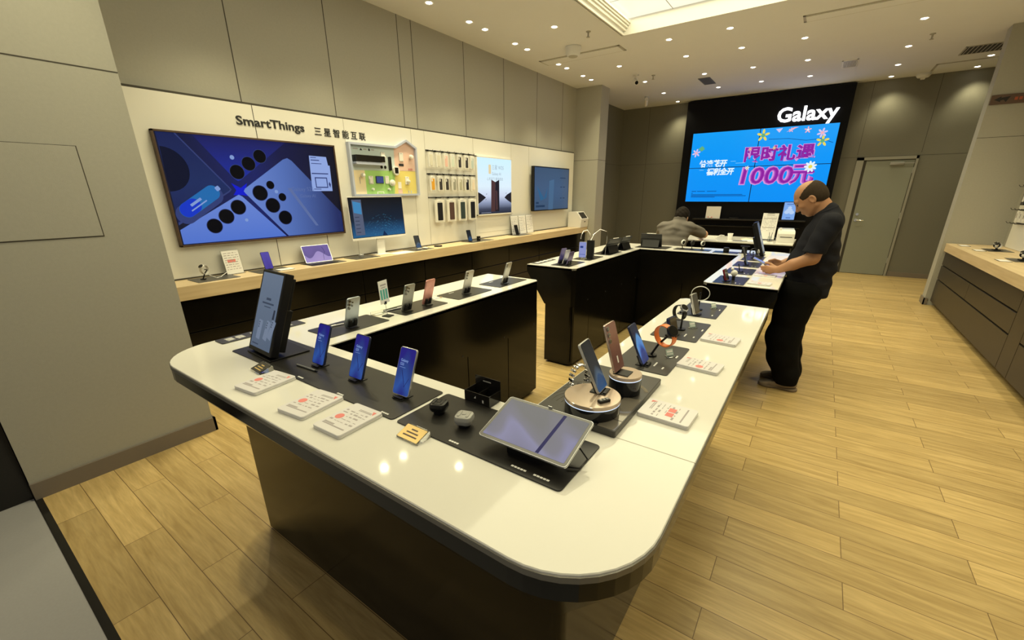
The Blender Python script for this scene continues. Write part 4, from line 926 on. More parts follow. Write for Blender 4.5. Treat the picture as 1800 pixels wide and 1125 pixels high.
pad('white price booklet beside the black and gold price tag', -1.515, .620, 6); pad('white price booklet in the middle of the front row of three', -1.225, .620, 6); pad('white price booklet nearest the gold price tag', -1.036, .625, 2, 1)

def buds(label, x, y, m, yaw):
    r = thing('earbud_case', label, 'earbuds', (x, y, MT), (0, 0, D2R(yaw)), 'earbud cases'); w = .052
    MB().rings([[(a, b_, z) for a, b_ in rrect(w*s_, w*s_, w*.28*s_, 6)] for s_, z in ((.55, .0095), (.86, .012), (.97, .018), (1.0, .024))]).build('case_body', M[m], r, SM)
    MB().rings([[(a, b_, z) for a, b_ in rrect(w*s_, w*s_, w*.28*s_, 6)] for s_, z in ((1.0, .0245), (.99, .030), (.92, .036), (.75, .0385))]).build('lid', M[m], r, SM)
    l = MB().prism(rrect(.008, .034, .003, 3, -.013, 0), .0385, .0400).prism(rrect(.008, .034, .003, 3, .013, 0), .0385, .0400).prism(rrect(.013, .010, .003, 3), .0385, .0398); l.build('lid_relief', M['plastic_grey'] if m != 'plastic_black' else M['plastic_dark'], r)
    MB().cyl(.018, .0002, .009, 20).build('stand', M['plastic_black'], r, SM)
buds('glossy black earbud case on the tablet mat', -.848, .815, 'plastic_black', 20); buds('grey earbud case beside the tablet', -.733, .800, 'plastic_grey', 20)
tr = thing('accessory_tray', 'small open black tray with a raised back behind the earbud cases', 'tray', (-.790, .955, TZ)); mb = MB()
for a in ((-.051, .051, -.030, -.027, .0035, .040), (-.051, -.048, -.027, .027, .0035, .040), (.048, .051, -.027, .027, .0035, .040), (-.051, .051, .027, .030, .0035, .072), (-.048, .048, -.027, .027, .0035, .006)): mb.box(*a)
mb.build('tray_box', M['black_gloss'], tr); MB().box(-.0015, .0015, -.027, .027, .006, .036).build('divider', M['black_gloss'], tr)
MB().box(-.018, .014, .0262, .027, .056, .060).build('printed_name', M['plastic_grey'], tr)
MB().flat([(-.012, .020), (-.004, .030), (-.004, .021)], .0304, FRONT).flat([(.022, .012), (.028, .012), (.028, .022), (.022, .022)], .0304, FRONT).build('printed_icon', M['white_print'], tr)

# big tablet lying back on a stand
tb = thing('tablet', 'large silver tablet with lilac picture tilted back on the front mat', 'tablet', (-.504, .741, 1.000), (D2R(-73), 0, 0)); w, h = .262, .162
MB().prism(rrect(w, h, .010, 6, 0, h/2), -.0065, 0, FRONT, ch=.0012).build('body', M['silver'], tb, SM)
MB().flat(rrect(w-.004, h-.004, .009, 6, 0, h/2), .0003, FRONT).build('glass', M['bezel_grey'], tb)
sc_ = MB().flat(rrect(w-.020, h-.020, .003, 4, 0, h/2), .0007, FRONT).build('screen', M['tablet_lilac'], tb)
MB().flat([(.041, .011), (.0505, .011), (.0575, .151), (.048, .151)], .0011, FRONT).build('picture_band', M['line_navy'], sc_)
MB().box(-.006, .006, -.0065, -.001, h-.0005, h+.0008).build('side_button', M['silver'], tb)
ts = thing('tablet_stand', 'black wedge stand under the large silver tablet', 'tablet stand', (-.504, .741, MT))
sec = [(.02, .0002), (.13, .0002), (.13, .060), (.118, .0602), (.02, .0305)]
MB().rings([[(-.05, a, b_) for a, b_ in sec], [(.05, a, b_) for a, b_ in sec]]).build('wedge', M['plastic_black'], ts)
MB().tube([(.05, .10, .03), (.12, .10, .03), (.145, .09, .015), (.14, .06, .005), (.11, .045, .005)], .0022, 6).build('cable', M['plastic_black'], ts, SM)

# silver drums with phones
dm = thing('display_plinth', 'thick dark slab with ring pattern under two round drum stands', 'display base', (-.48, 1.198, TZ)); 
MB().prism(rrect(.26, .425, .006, 4), .0003, .020, ch=.0012).build('slab', M['mat_grey'], dm)
MB().prism(rrect(.052, .215, .002, 2, .100, -.100), .020, .0208).build('inlay', M['slab_grey'], dm)
MB().box(.071, .073, -.205, .0, .0208, .0211).box(.073, .126, -.150, -.148, .0208, .0211).build('inlay_joint', M['plastic_black'], dm)
mb = MB()
for k in range(7):
    rr_ = .10+.017*k; pts = arc(.022, -.133, rr_, PI*.55, PI*1.02, 22); pts = [p for p in pts if -.127 < p[0] < .127 and -.209 < p[1] < .209]
    if len(pts) > 2: mb.tube([(a, b_, .0202) for a, b_ in pts], .0007, 4)
mb.build('ring_pattern', M['slab_grey'], dm)
mb = MB(); n = 44; a_, b_ = circ2(.083, n, .052, .045), circ2(.070, n, .052, .045)
for k in range(n):
    q = [a_[k], a_[(k+1) % n], b_[(k+1) % n], b_[k]]
    if all(abs(p[0]) < .129 for p in q): mb.flat(q, .0206)
mb.build('pale_ring', M['slab_grey'], dm)  # flat paler annulus on the slab, centred on the small drum
def drum(label, x, y, z0, z1, r_):
    r = thing('drum_stand', label, 'display stand', (x, y, z0), group='round drum stands'); H = z1-z0
    MB().lathe([(r_*.97, .0003), (r_*.985, .003), (r_*.985, H-.014)], 48).build('side', M['drum_side'], r, SM)
    MB().lathe([(r_*.986, H-.0138), (r_*.995, H-.0135), (r_*.995, H-.0110), (r_*.986, H-.0108)], 48).build('light_line', M['drum_glow'], r, SM)
    MB().lathe([(r_, H-.0106), (r_, H-.001), (r_*.985, H), (0, H)], 48).build('top', M['drum_top'], r, SM)
    return r
M['drum_glow'] = glow('pale_light_line', (.70, .82, 1.0), 1.1)
drum('wide low drum stand with rose gold top on the slab', -.458, 1.068, TZ+.0208, 1.029, .083)
drum('small tall drum stand with rose gold top behind the wide one', -.424, 1.245, TZ+.0211, 1.046, .052)
stand('black dock on the wide drum', -.440, 1.107, 1.029, 1.036, 94, 26)
phone('silver phone with dark screen leaning on the wide drum', -.440, 1.107, 1.036, 94, 26, 'titan_silver', 'ph_dark', ULTRA)
bx = thing('button_block', 'tiny black three button block on the wide drum', 'button block', (-.412, 1.045, 1.029), (0, 0, D2R(60)))
MB().box(-.018, .018, -.008, .008, .0002, .008, b=.001).build('block', M['plastic_black'], bx)
for k in (-1, 0, 1): MB().box(k*.011-.0035, k*.011+.0035, -.004, .004, .008, .0092).build('button', M['plastic_grey'], bx)
stand('small black bracket on the small drum', -.441, 1.238, 1.046, 1.052, -91, 3, rest=False)
p = phone('rose gold phone showing its back and camera on the small drum', -.449, 1.238, 1.052, -91, -17, 'rose_body', None, ((.026, .144, .0078), (.026, .124, .0078), (.026, .104, .0078)), rim='rose_rim', backtext=True)
lk = thing('link_watch', 'chrome link watch standing at the back left of the slab', 'watch', (-.545, 1.155, 1.031), (0, 0, D2R(65)), group='display watches')
mb = MB()
for k in range(18):
    a = 2*PI*k/18; TT = Tr(.033*math.cos(a), 0, .047*math.sin(a)) @ Ry(-a+PI/2)
    mb.box(-.0045, .0045, -.011, .011, -.003, .003, TT, b=.0012)
mb.build('link_bracelet', M['chrome'], lk, SM)
MB().cyl(.017, 0, .008, 24, Tr(.037, 0, .0) @ Ry(PI/2)).build('case', M['chrome'], lk, SM)
lw = thing('watch_stand', 'small black post under the chrome link watch', 'watch stand', (-.545, 1.155, TZ+.0202), group='watch stands')
MB().cyl(.018, .0, .005, 20).cyl(.006, .005, .030, 12).build('post', M['plastic_black'], lw, SM)

# right arm
MK = lambda x, y: ((x-.13, y+.03, .006, .05), (x-.10, y-.04, .006, .022), (x-.03, y+.13, .006, .03))
dmat(-.568, -.352, 1.488, 1.832, 'dark mat under the slim blue screen phone and orange watch', 'mat_grey', marks=((-.42, 1.575, .006, .045), (-.385, 1.55, .006, .022), (-.372, 1.70, .006, .03)))
dmat(-.558, -.350, 1.928, 2.262, 'dark mat under the navy flip phone and black watch', 'mat_grey', marks=((-.415, 2.01, .006, .045), (-.375, 2.0, .006, .02), (-.365, 2.13, .006, .03)))
dmat(-.552, -.350, 2.376, 2.718, 'dark mat under the silver folding phone at the island end', 'mat_grey', marks=((-.38, 2.44, .006, .022), (-.368, 2.58, .006, .022)))
demo('slim phone with bright blue ribbon screen beside the orange watch', 'black dock under the slim blue ribbon phone', -.449, 1.549, 91, 26, 'navy_body', 'ph_sky')
stand('black dock under the navy flip phone', -.455, 1.976, MT, MT+.010, 80, 15, t=.0165)
fp = phone('small square navy flip phone on the second mat of the right arm', -.455, 1.976, MT+.010, 80, 15, 'navy_body', None, (), w=.072, h=.080, t=.015)
MB().box(-.030, .030, -.0008, -.0004, .046, .074).build('cover_screen', M['screen_off'], fp)
stand('black dock under the silver folding phone', -.447, 2.399, MT, MT+.010, 81, 17, t=.0150)
ff = phone('thick silver folding phone half closed at the island end', -.447, 2.399, MT+.010, 81, 17, 'titan_silver', None, (), w=.066, h=.112, t=.006, name='folding_phone')
MB().prism(rrect(.066, .112, .008, 4, 0, .056), .0075, .0135, BACK, ch=.001).build('rear_half', M['titan_silver'], ff, SM)
MB().cyl(.0045, .004, .108, 10, Tr(-.0345, .0065, 0)).build('hinge', M['chrome'], ff, SM)
watch('orange sports watch on a slanted black arm', -.415, 1.648, 1.062, -24, .044, 'orange', 'plastic_black', 40, w=.024, tiltx=8, slabel='slanted black arm holding the orange watch', big=.0235, arm_from=(-.05, -.01))
watch('black watch with silver case behind the navy flip phone', -.467, 2.070, 1.052, -32, .036, 'plastic_black', 'silver', 50, slabel='black arm holding the black watch by the flip phone', arm_from=(0, .02))
watch('open white silver band ring behind the silver folding phone', -.467, 2.505, 1.062, 12, .047, 'plastic_white', None, 0, w=.010, slabel='black arm holding the white band ring', sz=.85, arm_from=(0, .02))
def minitag(label, x, y):
    r = thing('price_tag', label, 'price tag', (x, y, MT), (0, 0, D2R(55)), 'small teal price tags'); TT = Rx(D2R(-25))
    MB().box(-.017, .017, -.013, .015, .0002, .004, b=.001).build('foot', M['acrylic'], r)
    MB().box(-.017, .017, -.001, .001, .005, .032, TT).build('card', M['teal_card'], r)
    MB().box(-.014, .014, -.0014, -.001, .010, .013, TT).box(-.014, .014, -.0014, -.001, .018, .026, TT).build('printing', M['white_print'], r)
mk('teal_card', (.42, .55, .50), .3)
minitag('small teal price tag on the mat with the orange watch', -.395, 1.688); minitag('small teal price tag on the mat with the navy flip phone', -.412, 2.144); minitag('small teal price tag on the mat with the silver folding phone', -.400, 2.600)
pad('white price booklet with two red squares beside the drum slab', -.268, 1.199, 88, 2, .117, .152); pad('white price booklet beside the mat with the orange watch', -.272, 1.650, 85, 1, .105, .152); pad('white price booklet beside the mat with the navy flip phone', -.266, 2.022, 86, 1, .112, .150)

# left arm
for (y0, y1, l) in ((1.048, 1.402, 'black mat of the left arm nearest the camera'), (1.510, 1.855, 'black mat under the grey and the pink phone'), (1.951, 2.302, 'black mat under the single silver phone in mid left arm'), (2.392, 2.748, 'black mat at the far end of the left arm')):
    dmat(-1.985, -1.783, y0, y1, l, marks=((-1.955, (y0+y1)/2-.06, .006, .05),))
def back_demo(label, sl, x, y, yaw, body, lenses=ULTRA, **kw):
    demo(label, sl, x-.008, y, yaw-180, 18, body, 'ph_sky', lenses, **kw)
back_demo('silver blue phone showing its back nearest the upright display', 'black two pronged dock under the silver blue phone', -1.839, 1.204, 92, 'silver_blue')
back_demo('dark grey phone showing its back beside the pink one', 'black two pronged dock under the dark grey phone', -1.848, 1.577, 91, 'titan_grey')
back_demo('pink phone showing its back', 'black two pronged dock under the pink phone', -1.853, 1.741, 93, 'pink_body', ())
back_demo('silver phone showing its back alone on its mat', 'black two pronged dock under the lone silver phone', -1.852, 2.101, 89, 'titan_silver', TRIPLE)
back_demo('slim silver phone at the far end of the left arm', 'black two pronged dock under the farthest silver phone', -1.834, 2.514, 95, 'titan_silver', ((.025, .146, .006), (.025, .130, .006)))
for y, l in ((1.16, 'white stylus on the left arm mat nearest the camera'), (1.545, 'dark stylus on the mat of the grey phone')):
    s_ = thing('stylus', l, 'stylus', (-1.93, y, MT+.004), (0, 0, D2R(80)), 'styluses')
    MB().cyl(.0036, -.06, .055, 10, Ry(PI/2)).build('barrel', M['plastic_white' if y < 1.3 else 'titan_grey'], s_, SM); MB().cyl(.0036, .055, .066, 10, Ry(PI/2), r2=.0015).build('tip', M['plastic_black'], s_, SM)
cs = thing('card_clip', 'leaflet with three green phones held on a thin wire clip', 'sign card', (-1.862, 1.452, TZ), (0, 0, D2R(12)))
MB().box(-.025, .025, -.022, .022, .0003, .005, b=.001).build('base', M['plastic_black'], cs)
MB().tube([(0, 0, .005), (-.012, .006, .04), (-.022, .014, .075)], .0013, 6).build('wire', M['titan_grey'], cs, SM)
TC = Tr(-.024, .018, .068) @ Rz(D2R(95)) @ Rx(D2R(-3))
MB().box(-.041, .041, -.0008, .0008, 0, .126, TC).build('leaflet', M['paper'], cs)
MB().box(-.008, .008, -.004, .004, -.006, .010, TC).build('clip', M['plastic_black'], cs)
mb = MB(); mk('leaf_teal', (.10, .42, .38), .5)
for k in range(3): mb.box(-.033+.024*k, -.016+.024*k, -.0012, -.0008, .022, .078, TC)
mb.build('printed_phones', M['leaf_teal'], cs); MB().box(-.025, .028, -.0012, -.0008, .098, .106, TC).box(-.02, .02, -.0012, -.0008, .085, .090, TC).build('printing', M['ink'], cs)
for (y, l) in ((1.450, 'clear acrylic label holder lying between two left arm mats'), (1.905, 'clear acrylic label holder beside the pink phone mat')):
    a_ = thing('label_holder', l, 'label holder', (-1.935, y, TZ), (0, 0, D2R(88)), 'clear label holders'); MB().box(-.045, .045, -.016, .016, .0003, .003).box(-.045, .045, .014, .016, .003, .018).build('acrylic', M['acrylic'], a_)
    MB().box(-.03, .02, -.012, .010, .0032, .0034).build('paper_label', M['paper'], a_)

# ================================================================== FAR ISLAND
sg = thing('edge_sign', 'small black strip sign on the corner of the far island', 'sign', (-2.155, 3.62, TZ))
MB().prism(rrect(.085, .34, .008, 4), .0002, .004, ch=.001).build('strip', M['mat_grey'], sg)
mb = MB()
for k in range(4): mb.box(-.022, .022, -.14+.075*k, -.095+.075*k, .004, .0044)
mb.build('white_characters', M['white_print'], sg)
for a, l in (((-1.988, -1.79, 3.46, 3.80), 'black mat under three leaning phones on the far island'), ((-1.988, -1.79, 3.90, 4.24), 'black mat under the lilac screen phone and black post'), ((-1.985, -1.775, 4.36, 4.72), 'black mat under the nearer black folio tablet'), ((-1.985, -1.775, 4.80, 5.10), 'black mat under the farther black folio tablet'),
             ((-1.80, -1.42, 5.20, 5.48), 'black mat at the back corner under the single black tablet'), ((-1.35, -.955, 5.24, 5.42), 'dark mat under three small watches'), ((-.91, -.655, 5.19, 5.36), 'dark mat under the small black speaker'),
             ((-.565, -.375, 4.74, 5.09), 'dark mat near the tall black display on the far island'), ((-.572, -.358, 4.31, 4.64), 'dark mat under the thin black phone in front of the standing man'), ((-.572, -.362, 3.88, 4.20), 'dark mat with an empty stand below the man hands'), ((-.568, -.358, 3.41, 3.75), 'dark mat under the maroon flip phone')):
    dmat(*a, l, marks=((a[1]-.06, a[2]+.06, .006, .03), (a[1]-.03, a[2]+.04, .006, .014)) if a[0] > -.6 else ())
for k, (x, y, b_, l) in enumerate(((-1.935, 3.545, 'violet_body', 'violet phone, leftmost of three leaning together'), (-1.885, 3.535, 'titan_silver', 'silver phone, middle of three leaning together'), (-1.832, 3.520, 'violet_body', 'dark violet phone, rightmost of three leaning together'))):
    demo(l, ('black dock under the leftmost leaning phone', 'black dock under the middle leaning phone', 'black dock under the rightmost leaning phone')[k], x, y, 80-180, 18, b_, 'ph_lilac', (), w=.066 if k else .074, h=.150-.012*k)
ph = thing('smartphone', 'lilac screen phone standing upright beside the black post', 'phone', (-1.888, 3.925, TZ+.022), (D2R(-4), 0, D2R(14)), group='display phones')
MB().prism(rrect(.074, .155, .008, 5, 0, .0775), -.008, 0, FRONT, ch=.001).build('body', M['titan_silver'], ph, SM); s_ = MB().flat(rrect(.069, .15, .007, 5, 0, .0775), .0004, FRONT).build('screen', M['ph_lilac'], ph)
MB().box(-.025, .005, .095, .115, .0006, .0008, FRONT).box(-.03, .03, .03, .034, .0006, .0008, FRONT).build('screen_picture', M['ph_blue'], s_)
ab = thing('phone_stand', 'clear acrylic block under the lilac screen phone', 'phone stand', (-1.888, 3.935, MT), group='phone stands'); MB().box(-.03, .03, -.025, .03, .0002, .016, b=.002).build('acrylic', M['acrylic'], ab)
pp = thing('tether_post', 'black upright post with chrome gooseneck cables on the far island', 'security post', (-1.845, 4.02, MT))
MB().box(-.036, .036, -.018, .018, .0002, .185, b=.004).build('post', M['plastic_black'], pp); MB().box(-.040, -.037, -.006, .006, .05, .10).build('button', M['white_print'], pp)
MB().cyl(.010, .185, .215, 12, Tr(-.012, 0, 0)).build('collar', M['chrome'], pp, SM)
MB().tube([(-.012, 0, .21), (-.012, -.005, .25), (-.03, -.03, .285), (-.058, -.06, .275), (-.068, -.082, .24), (-.070, -.088, .20)], .0035, 8).build('gooseneck', M['chrome'], pp, SM)
MB().tube([(.0, .0, .185), (.01, .04, .24), (.045, .11, .285), (.09, .17, .262), (.093, .18, .20), (.09, .18, .09), (.088, .17, .02)], .0028, 8).build('gooseneck', M['chrome'], pp, SM)
def folio(label, x, y, yaw, tilt, w, h, wings=True):
    r = thing('tablet', label, 'tablet', (x, y, MT+.006), (0, 0, D2R(yaw)), 'black folio tablets seen from behind'); TT = Rx(D2R(-tilt))
    MB().prism(rrect(w, h, .008, 4, 0, h/2), -.010, 0, TT @ FRONT, ch=.001).build('tablet_body', M['plastic_dark'], r, SM)
    MB().prism(rrect(w+.004, h*.62, .004, 3, 0, h*.33), .011, .016, TT @ BACK).build('folio_cover', M['plastic_black'], r)
    MB().box(-w*.42, w*.42, .010, .09, .0005, .0035).build('folio_foot', M['plastic_black'], r)
    mb = MB(); c0, c1 = TT @ Vector((0, .017, h*.55)), Vector((0, .09, .004)); mb.add([(-w*.40, c0.y, c0.z), (w*.40, c0.y, c0.z), (w*.40, c1.y, c1.z), (-w*.40, c1.y, c1.z), (-w*.40, c0.y+.003, c0.z+.003), (w*.40, c0.y+.003, c0.z+.003), (w*.40, c1.y+.004, c1.z), (-w*.40, c1.y+.004, c1.z)], [(0, 1, 2, 3), (4, 5, 6, 7), (0, 1, 5, 4), (2, 3, 7, 6), (0, 3, 7, 4), (1, 2, 6, 5)])
    mb.build('folio_strut', M['plastic_black'], r)
    MB().cyl(.0042, -w*.22, w*.22, 10, TT @ Tr(0, .005, h+.0045) @ Ry(PI/2)).build('pen', M['plastic_white'], r, SM)
    MB().box(-w/2+.004, w/2-.004, -.0008, -.0004, .004, h-.004, TT).build('screen', M['screen_off'], r)
    MB().box(-w*.10, -w*.04, .0165, .0172, h*.50, h*.53, TT).build('badge', M['plastic_grey'], r)
    return r
folio('nearer black folio tablet leaning on the left arm of the far island', -1.885, 4.54, -98, 32, .25, .185); folio('farther black folio tablet on the left arm of the far island', -1.885, 4.95, -100, 30, .20, .165)
folio('single black folio tablet at the back left corner of the far island', -1.630, 5.315, 186, 20, .245, .168)
for k, (x, bn, cs_, l) in enumerate(((-1.268, 'plastic_white', 'plastic_white', 'white watch on a thin post, left of three'), (-1.162, 'plastic_dark', 'plastic_dark', 'dark watch on a thin post, middle of three'), (-1.050, 'plastic_white', 'plastic_grey', 'white watch on a thin post, right of three'))):
    watch(l, x, 5.345, 1.036, 60, .024, bn, cs_, 60, slabel=('thin post under the left white watch', 'thin post under the middle dark watch', 'thin post under the right white watch')[k], w=.018, big=.017)
sk = thing('speaker', 'small black cylinder speaker on the far island', 'speaker', (-.782, 5.265, MT)); MB().lathe([(.028, .0002), (.030, .003), (.030, .048), (.027, .052)], 28).build('body', M['plastic_black'], sk, SM); MB().cyl(.024, .0518, .0528, 24).build('top_cap', M['plastic_dark'], sk, SM)
ts = thing('t_stand', 'black T shaped stand beside the small speaker', 'stand', (-.606, 5.30, TZ)); MB().box(-.045, .045, -.03, .03, .0003, .006, b=.001).build('base', M['plastic_black'], ts); MB().box(-.026, .026, -.008, .008, .006, .070).build('post', M['plastic_black'], ts); MB().box(-.045, .045, -.012, .012, .070, .080, b=.002).build('top_bar', M['plastic_black'], ts)
signage('tall black display turned sideways at the back right corner of the far island', -.415, 5.19, 91, 19, TZ)
watch('grey headphone like watch on the mat near the tall black display', -.475, 4.93, 1.022, 25, .038, 'plastic_dark', 'plastic_grey', 10, slabel='black arm under the grey watch near the tall display', w=.026, big=.022)
br = thing('brochure', 'small dark brochure on the mat near the tall black display', 'brochure', (-.415, 4.80, MT), (0, 0, D2R(80))); MB().box(-.05, .05, -.035, .035, .0003, .002).build('sheet', M['mat_black'], br); MB().box(-.045, -.005, -.03, .03, .002, .0023).build('printed_picture', M['case_brown'], br)
demo('thin black phone seen edge on in front of the standing man', 'black dock under the thin black phone', -.460, 4.40, 91, 20, 'plastic_dark', 'ph_dark')
stand('empty black stand on the mat below the man hands', -.452, 3.99, MT, MT+.012, 91, 15, w=.03, foot=False)
stand('black dock under the maroon flip phone', -.476, 3.500, MT, MT+.010, 82, 20, t=.0135); phone('maroon flip phone on the nearest right mat of the far island', -.476, 3.500, MT+.010, 82, 20, 'maroon_body', None, (), w=.070, h=.086, t=.012)
eb = thing('earbud_case', 'round white earbud case on a dock behind the maroon flip phone', 'earbuds', (-.452, 3.585, MT)); MB().cyl(.012, .0002, .030, 14).build('post', M['plastic_black'], eb, SM); MB().sphere(.024, (0, 0, .052), 14, (1, .8, 1)).build('case', M['plastic_white'], eb, SM); MB().sphere(.011, (-.016, .0, .082), 10).build('earbud', M['plastic_white'], eb, SM)
pad('white price booklet at the near right end of the far island', -.270, 3.530, 86, 1, .11, .15); pad('white price booklet under the man hands', -.270, 3.93, 86, 1, .12, .15, .006)
sh = thing('paper_sheet', 'large glossy clear sheet on the right arm beside the tall display', 'sheet', (-.275, 4.98, TZ)); MB().box(-.09, .09, -.30, .30, .0003, .0015).build('sheet', M['paper_gloss'], sh)

# ================================================================== LEFT WALL COUNTER
def cmat(y0, y1, label): return dmat(-4.225, -3.985, y0, y1, label, 'mat_grey', CZ, th=.003, group='grey mats on the oak counter')
CM = CZ+.003
cmat(1.30, 1.62, 'grey mat under the white watch near the front pillar'); cmat(1.78, 2.10, 'grey mat under the violet screen phone'); cmat(2.28, 2.66, 'grey mat under the tablet with keyboard'); cmat(2.78, 3.10, 'grey mat under the round silver puck'); cmat(3.62, 3.95, 'grey mat under the dark phone on a white dock'); cmat(4.72, 5.22, 'grey mat under the slim black phone and small box'); cmat(5.90, 6.32, 'grey mat under the black phone by the white leaflets')
watch('white watch with black dial on the oak counter', -4.10, 1.40, CM+.082, -62, .036, 'plastic_white', 'plastic_white', 48, z0=CM, w=.024, slabel='black curved stand under the white watch on the oak counter', arm_from=(0, -.03), big=.022)
cb = thing('cable', 'short white charging cable beside the white watch', 'cable', (0, 0, CM)); MB().tube([(-4.11, 1.43, .03), (-4.08, 1.47, .004), (-4.12, 1.52, .003), (-4.17, 1.55, .004), (-4.20, 1.60, .02)], .003, 6).build('wire', M['plastic_white'], cb, SM)
cardholder('white sign card with a red picture beside the white watch', -4.20, 1.67, CZ, .145, .20, 97, 8, 8, block='ink_red')
demo('violet screen phone on the oak counter', 'black dock under the violet phone on the oak counter', -4.12, 1.93, 88, 18, 'navy_body', 'ph_violet', (), z=CM)
pp_ = thing('paper_sheet', 'white price sheet lying on the oak counter behind the upright display', 'sheet', (-4.03, 2.03, CM), (0, 0, D2R(90))); MB().box(-.07, .07, -.045, .045, .0002, .004, b=.0005).build('sheet', M['paper'], pp_); MB().box(-.05, .05, -.02, -.016, .004, .0043).box(-.05, .03, .0, .004, .004, .0043).box(-.05, .04, .02, .024, .004, .0043).build('printing', M['ink'], pp_)
kt = thing('tablet', 'violet screen tablet standing in a keyboard cover on the oak counter', 'tablet', (-4.12, 2.44, CM+.009), (0, 0, D2R(84)), 'tablets on the oak counter'); TT = Rx(D2R(-24)); w, h = .285, .182
MB().prism(rrect(w, h, .010, 5, 0, h/2), -.007, 0, TT @ FRONT, ch=.001).build('body', M['silver'], kt, SM)
s_ = MB().flat(rrect(w-.012, h-.012, .004, 4, 0, h/2), .0005, TT @ FRONT).build('screen', M['tablet_violet'], kt)
MB().tube([tuple(TT @ FRONT @ Vector(p)) for p in ((.05, .02, .0009), (.058, .07, .0009), (.080, .10, .0009), (.072, .14, .0009), (.060, .15, .0009))], .0016, 4).build('picture_line', M['line_navy'], s_)
MB().box(-w/2, w/2, -.10, .004, -.0085, -.003, b=.001).build('keyboard_cover', M['plastic_dark'], kt)
mb = MB()
for a in range(12):
    for b_ in range(4): mb.box(-.125+a*.021, -.107+a*.021, -.09+b_*.019, -.074+b_*.019, -.003, -.0015)
mb.build('keys', M['plastic_black'], kt)
mb = MB(); c0 = TT @ Vector((0, .009, h*.6)); mb.add([(-.12, c0.y, c0.z), (.12, c0.y, c0.z), (.12, .085, -.006), (-.12, .085, -.006), (-.12, c0.y+.003, c0.z+.002), (.12, c0.y+.003, c0.z+.002), (.12, .089, -.006), (-.12, .089, -.006)], [(0, 1, 2, 3), (4, 5, 6, 7), (0, 1, 5, 4), (2, 3, 7, 6), (0, 3, 7, 4), (1, 2, 6, 5)]); mb.build('kickstand', M['plastic_dark'], kt)
pk = thing('smart_puck', 'round silver puck on its grey mat on the oak counter', 'gadget', (-4.13, 2.945, CM)); MB().lathe([(.026, .0002), (.028, .004), (.028, .026), (.024, .030)], 28).build('body', M['plastic_grey'], pk, SM); MB().lathe([(.0235, .0301), (.021, .032), (0, .0325)], 28, cap=False).build('top_button', M['silver'], pk, SM)
mo = thing('monitor', 'white desktop monitor with dark blue starry picture on the oak counter', 'monitor', (-4.13, 3.24, CZ), (0, 0, D2R(90))); w, h = .755, .435; TT = Tr(0, 0, .205) @ Rx(D2R(-2))
MB().box(-w/2, w/2, 0, .012, -.022, h, TT, b=.003).build('bezel', M['plastic_white'], mo); MB().box(-w/2, w/2, -.003, .004, -.026, -.001, TT, b=.002).build('chin', M['plastic_white'], mo)
MB().box(-w/2+.006, w/2-.006, -.0012, 0, .0, h-.006, TT).build('glass', M['black_gloss'], mo)
M['mon'] = gradient('monitor_starry_picture', [(0, (.018, .11, .25)), (.22, (.010, .06, .15)), (.45, (.004, .014, .035)), (1, (.003, .004, .007))], 'Z', .20, .62)
s_ = MB().flat([(-w/2+.012, .006), (w/2-.012, .006), (w/2-.012, h-.012), (-w/2+.012, h-.012)], .0016, TT @ FRONT).build('screen', M['mon'], mo)
glowm('mon_side', (.085, .105, .17)); glowm('mon_sky', (.05, .22, .45)); glowm('mon_line', (.02, .03, .06)); glowm('mon_star', (.04, .17, .30)); glowm('mon_navy', (.006, .02, .07))
MB().flat([(-w/2+.050, .03), (-w/2+.17, .03), (-w/2+.17, h-.03), (-w/2+.050, h-.03)], .0020, TT @ FRONT).build('picture_sidebar', M['mon_side'], s_)
MB().flat([(-w/2+.060, .27), (-w/2+.16, .25), (-w/2+.16, .37), (-w/2+.060, .39)], .0024, TT @ FRONT).build('picture_photo', M['mon_sky'], s_)
mb = MB()
for k in range(5): mb.box(-w/2+.065, -w/2+.12, .06+.04*k, .066+.04*k, .0024, .0026, TT @ FRONT)
mb.build('picture_lines', M['mon_line'], s_)
mb = MB(); rr = random.Random(5)
for k in range(150):
    a = rr.uniform(.15, PI-.15); q = rr.choice((.09, .12, .15, .18, .21, .24))+rr.uniform(-.006, .006); x_, z_ = .06+q*1.1*math.cos(a), .0+q*math.sin(a)
    if x_ > -w/2+.18 and x_ < w/2-.02 and .01 < z_ < h-.02: mb.box(x_-.006, x_+.006, z_-.0012, z_+.0012, .0022, .0024, TT @ FRONT)
mb.build('picture_star_trails', M['mon_star'], s_)
MB().flat([(.03, .008), (.10, .008), (.055, .06)], .0026, TT @ FRONT).build('picture_mountain', M['mon_navy'], s_)
MB().box(-.055, .055, .012, .024, .0, .40, b=.002).build('stand_column', M['plastic_white'], mo); MB().box(-.09, .10, -.06, .10, .0002, .007, b=.002).build('stand_foot', M['plastic_white'], mo)
wm = thing('mouse_mat', 'white mat on the oak counter in front of the white monitor', 'mat', (-4.03, 3.44, CZ)); MB().prism(rrect(.17, .28, .01, 4), .0002, .003).build('pad', M['paper'], wm)
dk = thing('phone_stand', 'white dock under the dark phone beside the white mat', 'phone stand', (-4.11, 3.80, CM), (0, 0, D2R(75)), 'phone stands'); MB().box(-.03, .03, -.02, .06, .0002, .010, b=.002).build('base', M['plastic_white'], dk); MB().box(-.014, .014, .013, .020, .006, .07, Tr(0, 0, .012) @ Rx(D2R(-23)), b=.001).build('back_rest', M['plastic_white'], dk)
phone('dark phone with white home screen marks on a white dock', -4.11, 3.80, CM+.015, 75, 23, 'plastic_dark', 'ph_dark', ())
mu = thing('mouse', 'small white mouse in front of the dark phone', 'mouse', (-4.045, 3.845, CM), (0, 0, D2R(90))); MB().sphere(.03, (0, 0, .012), 14, (.9, 1.3, .42)).build('shell', M['plastic_white'], mu, SM)
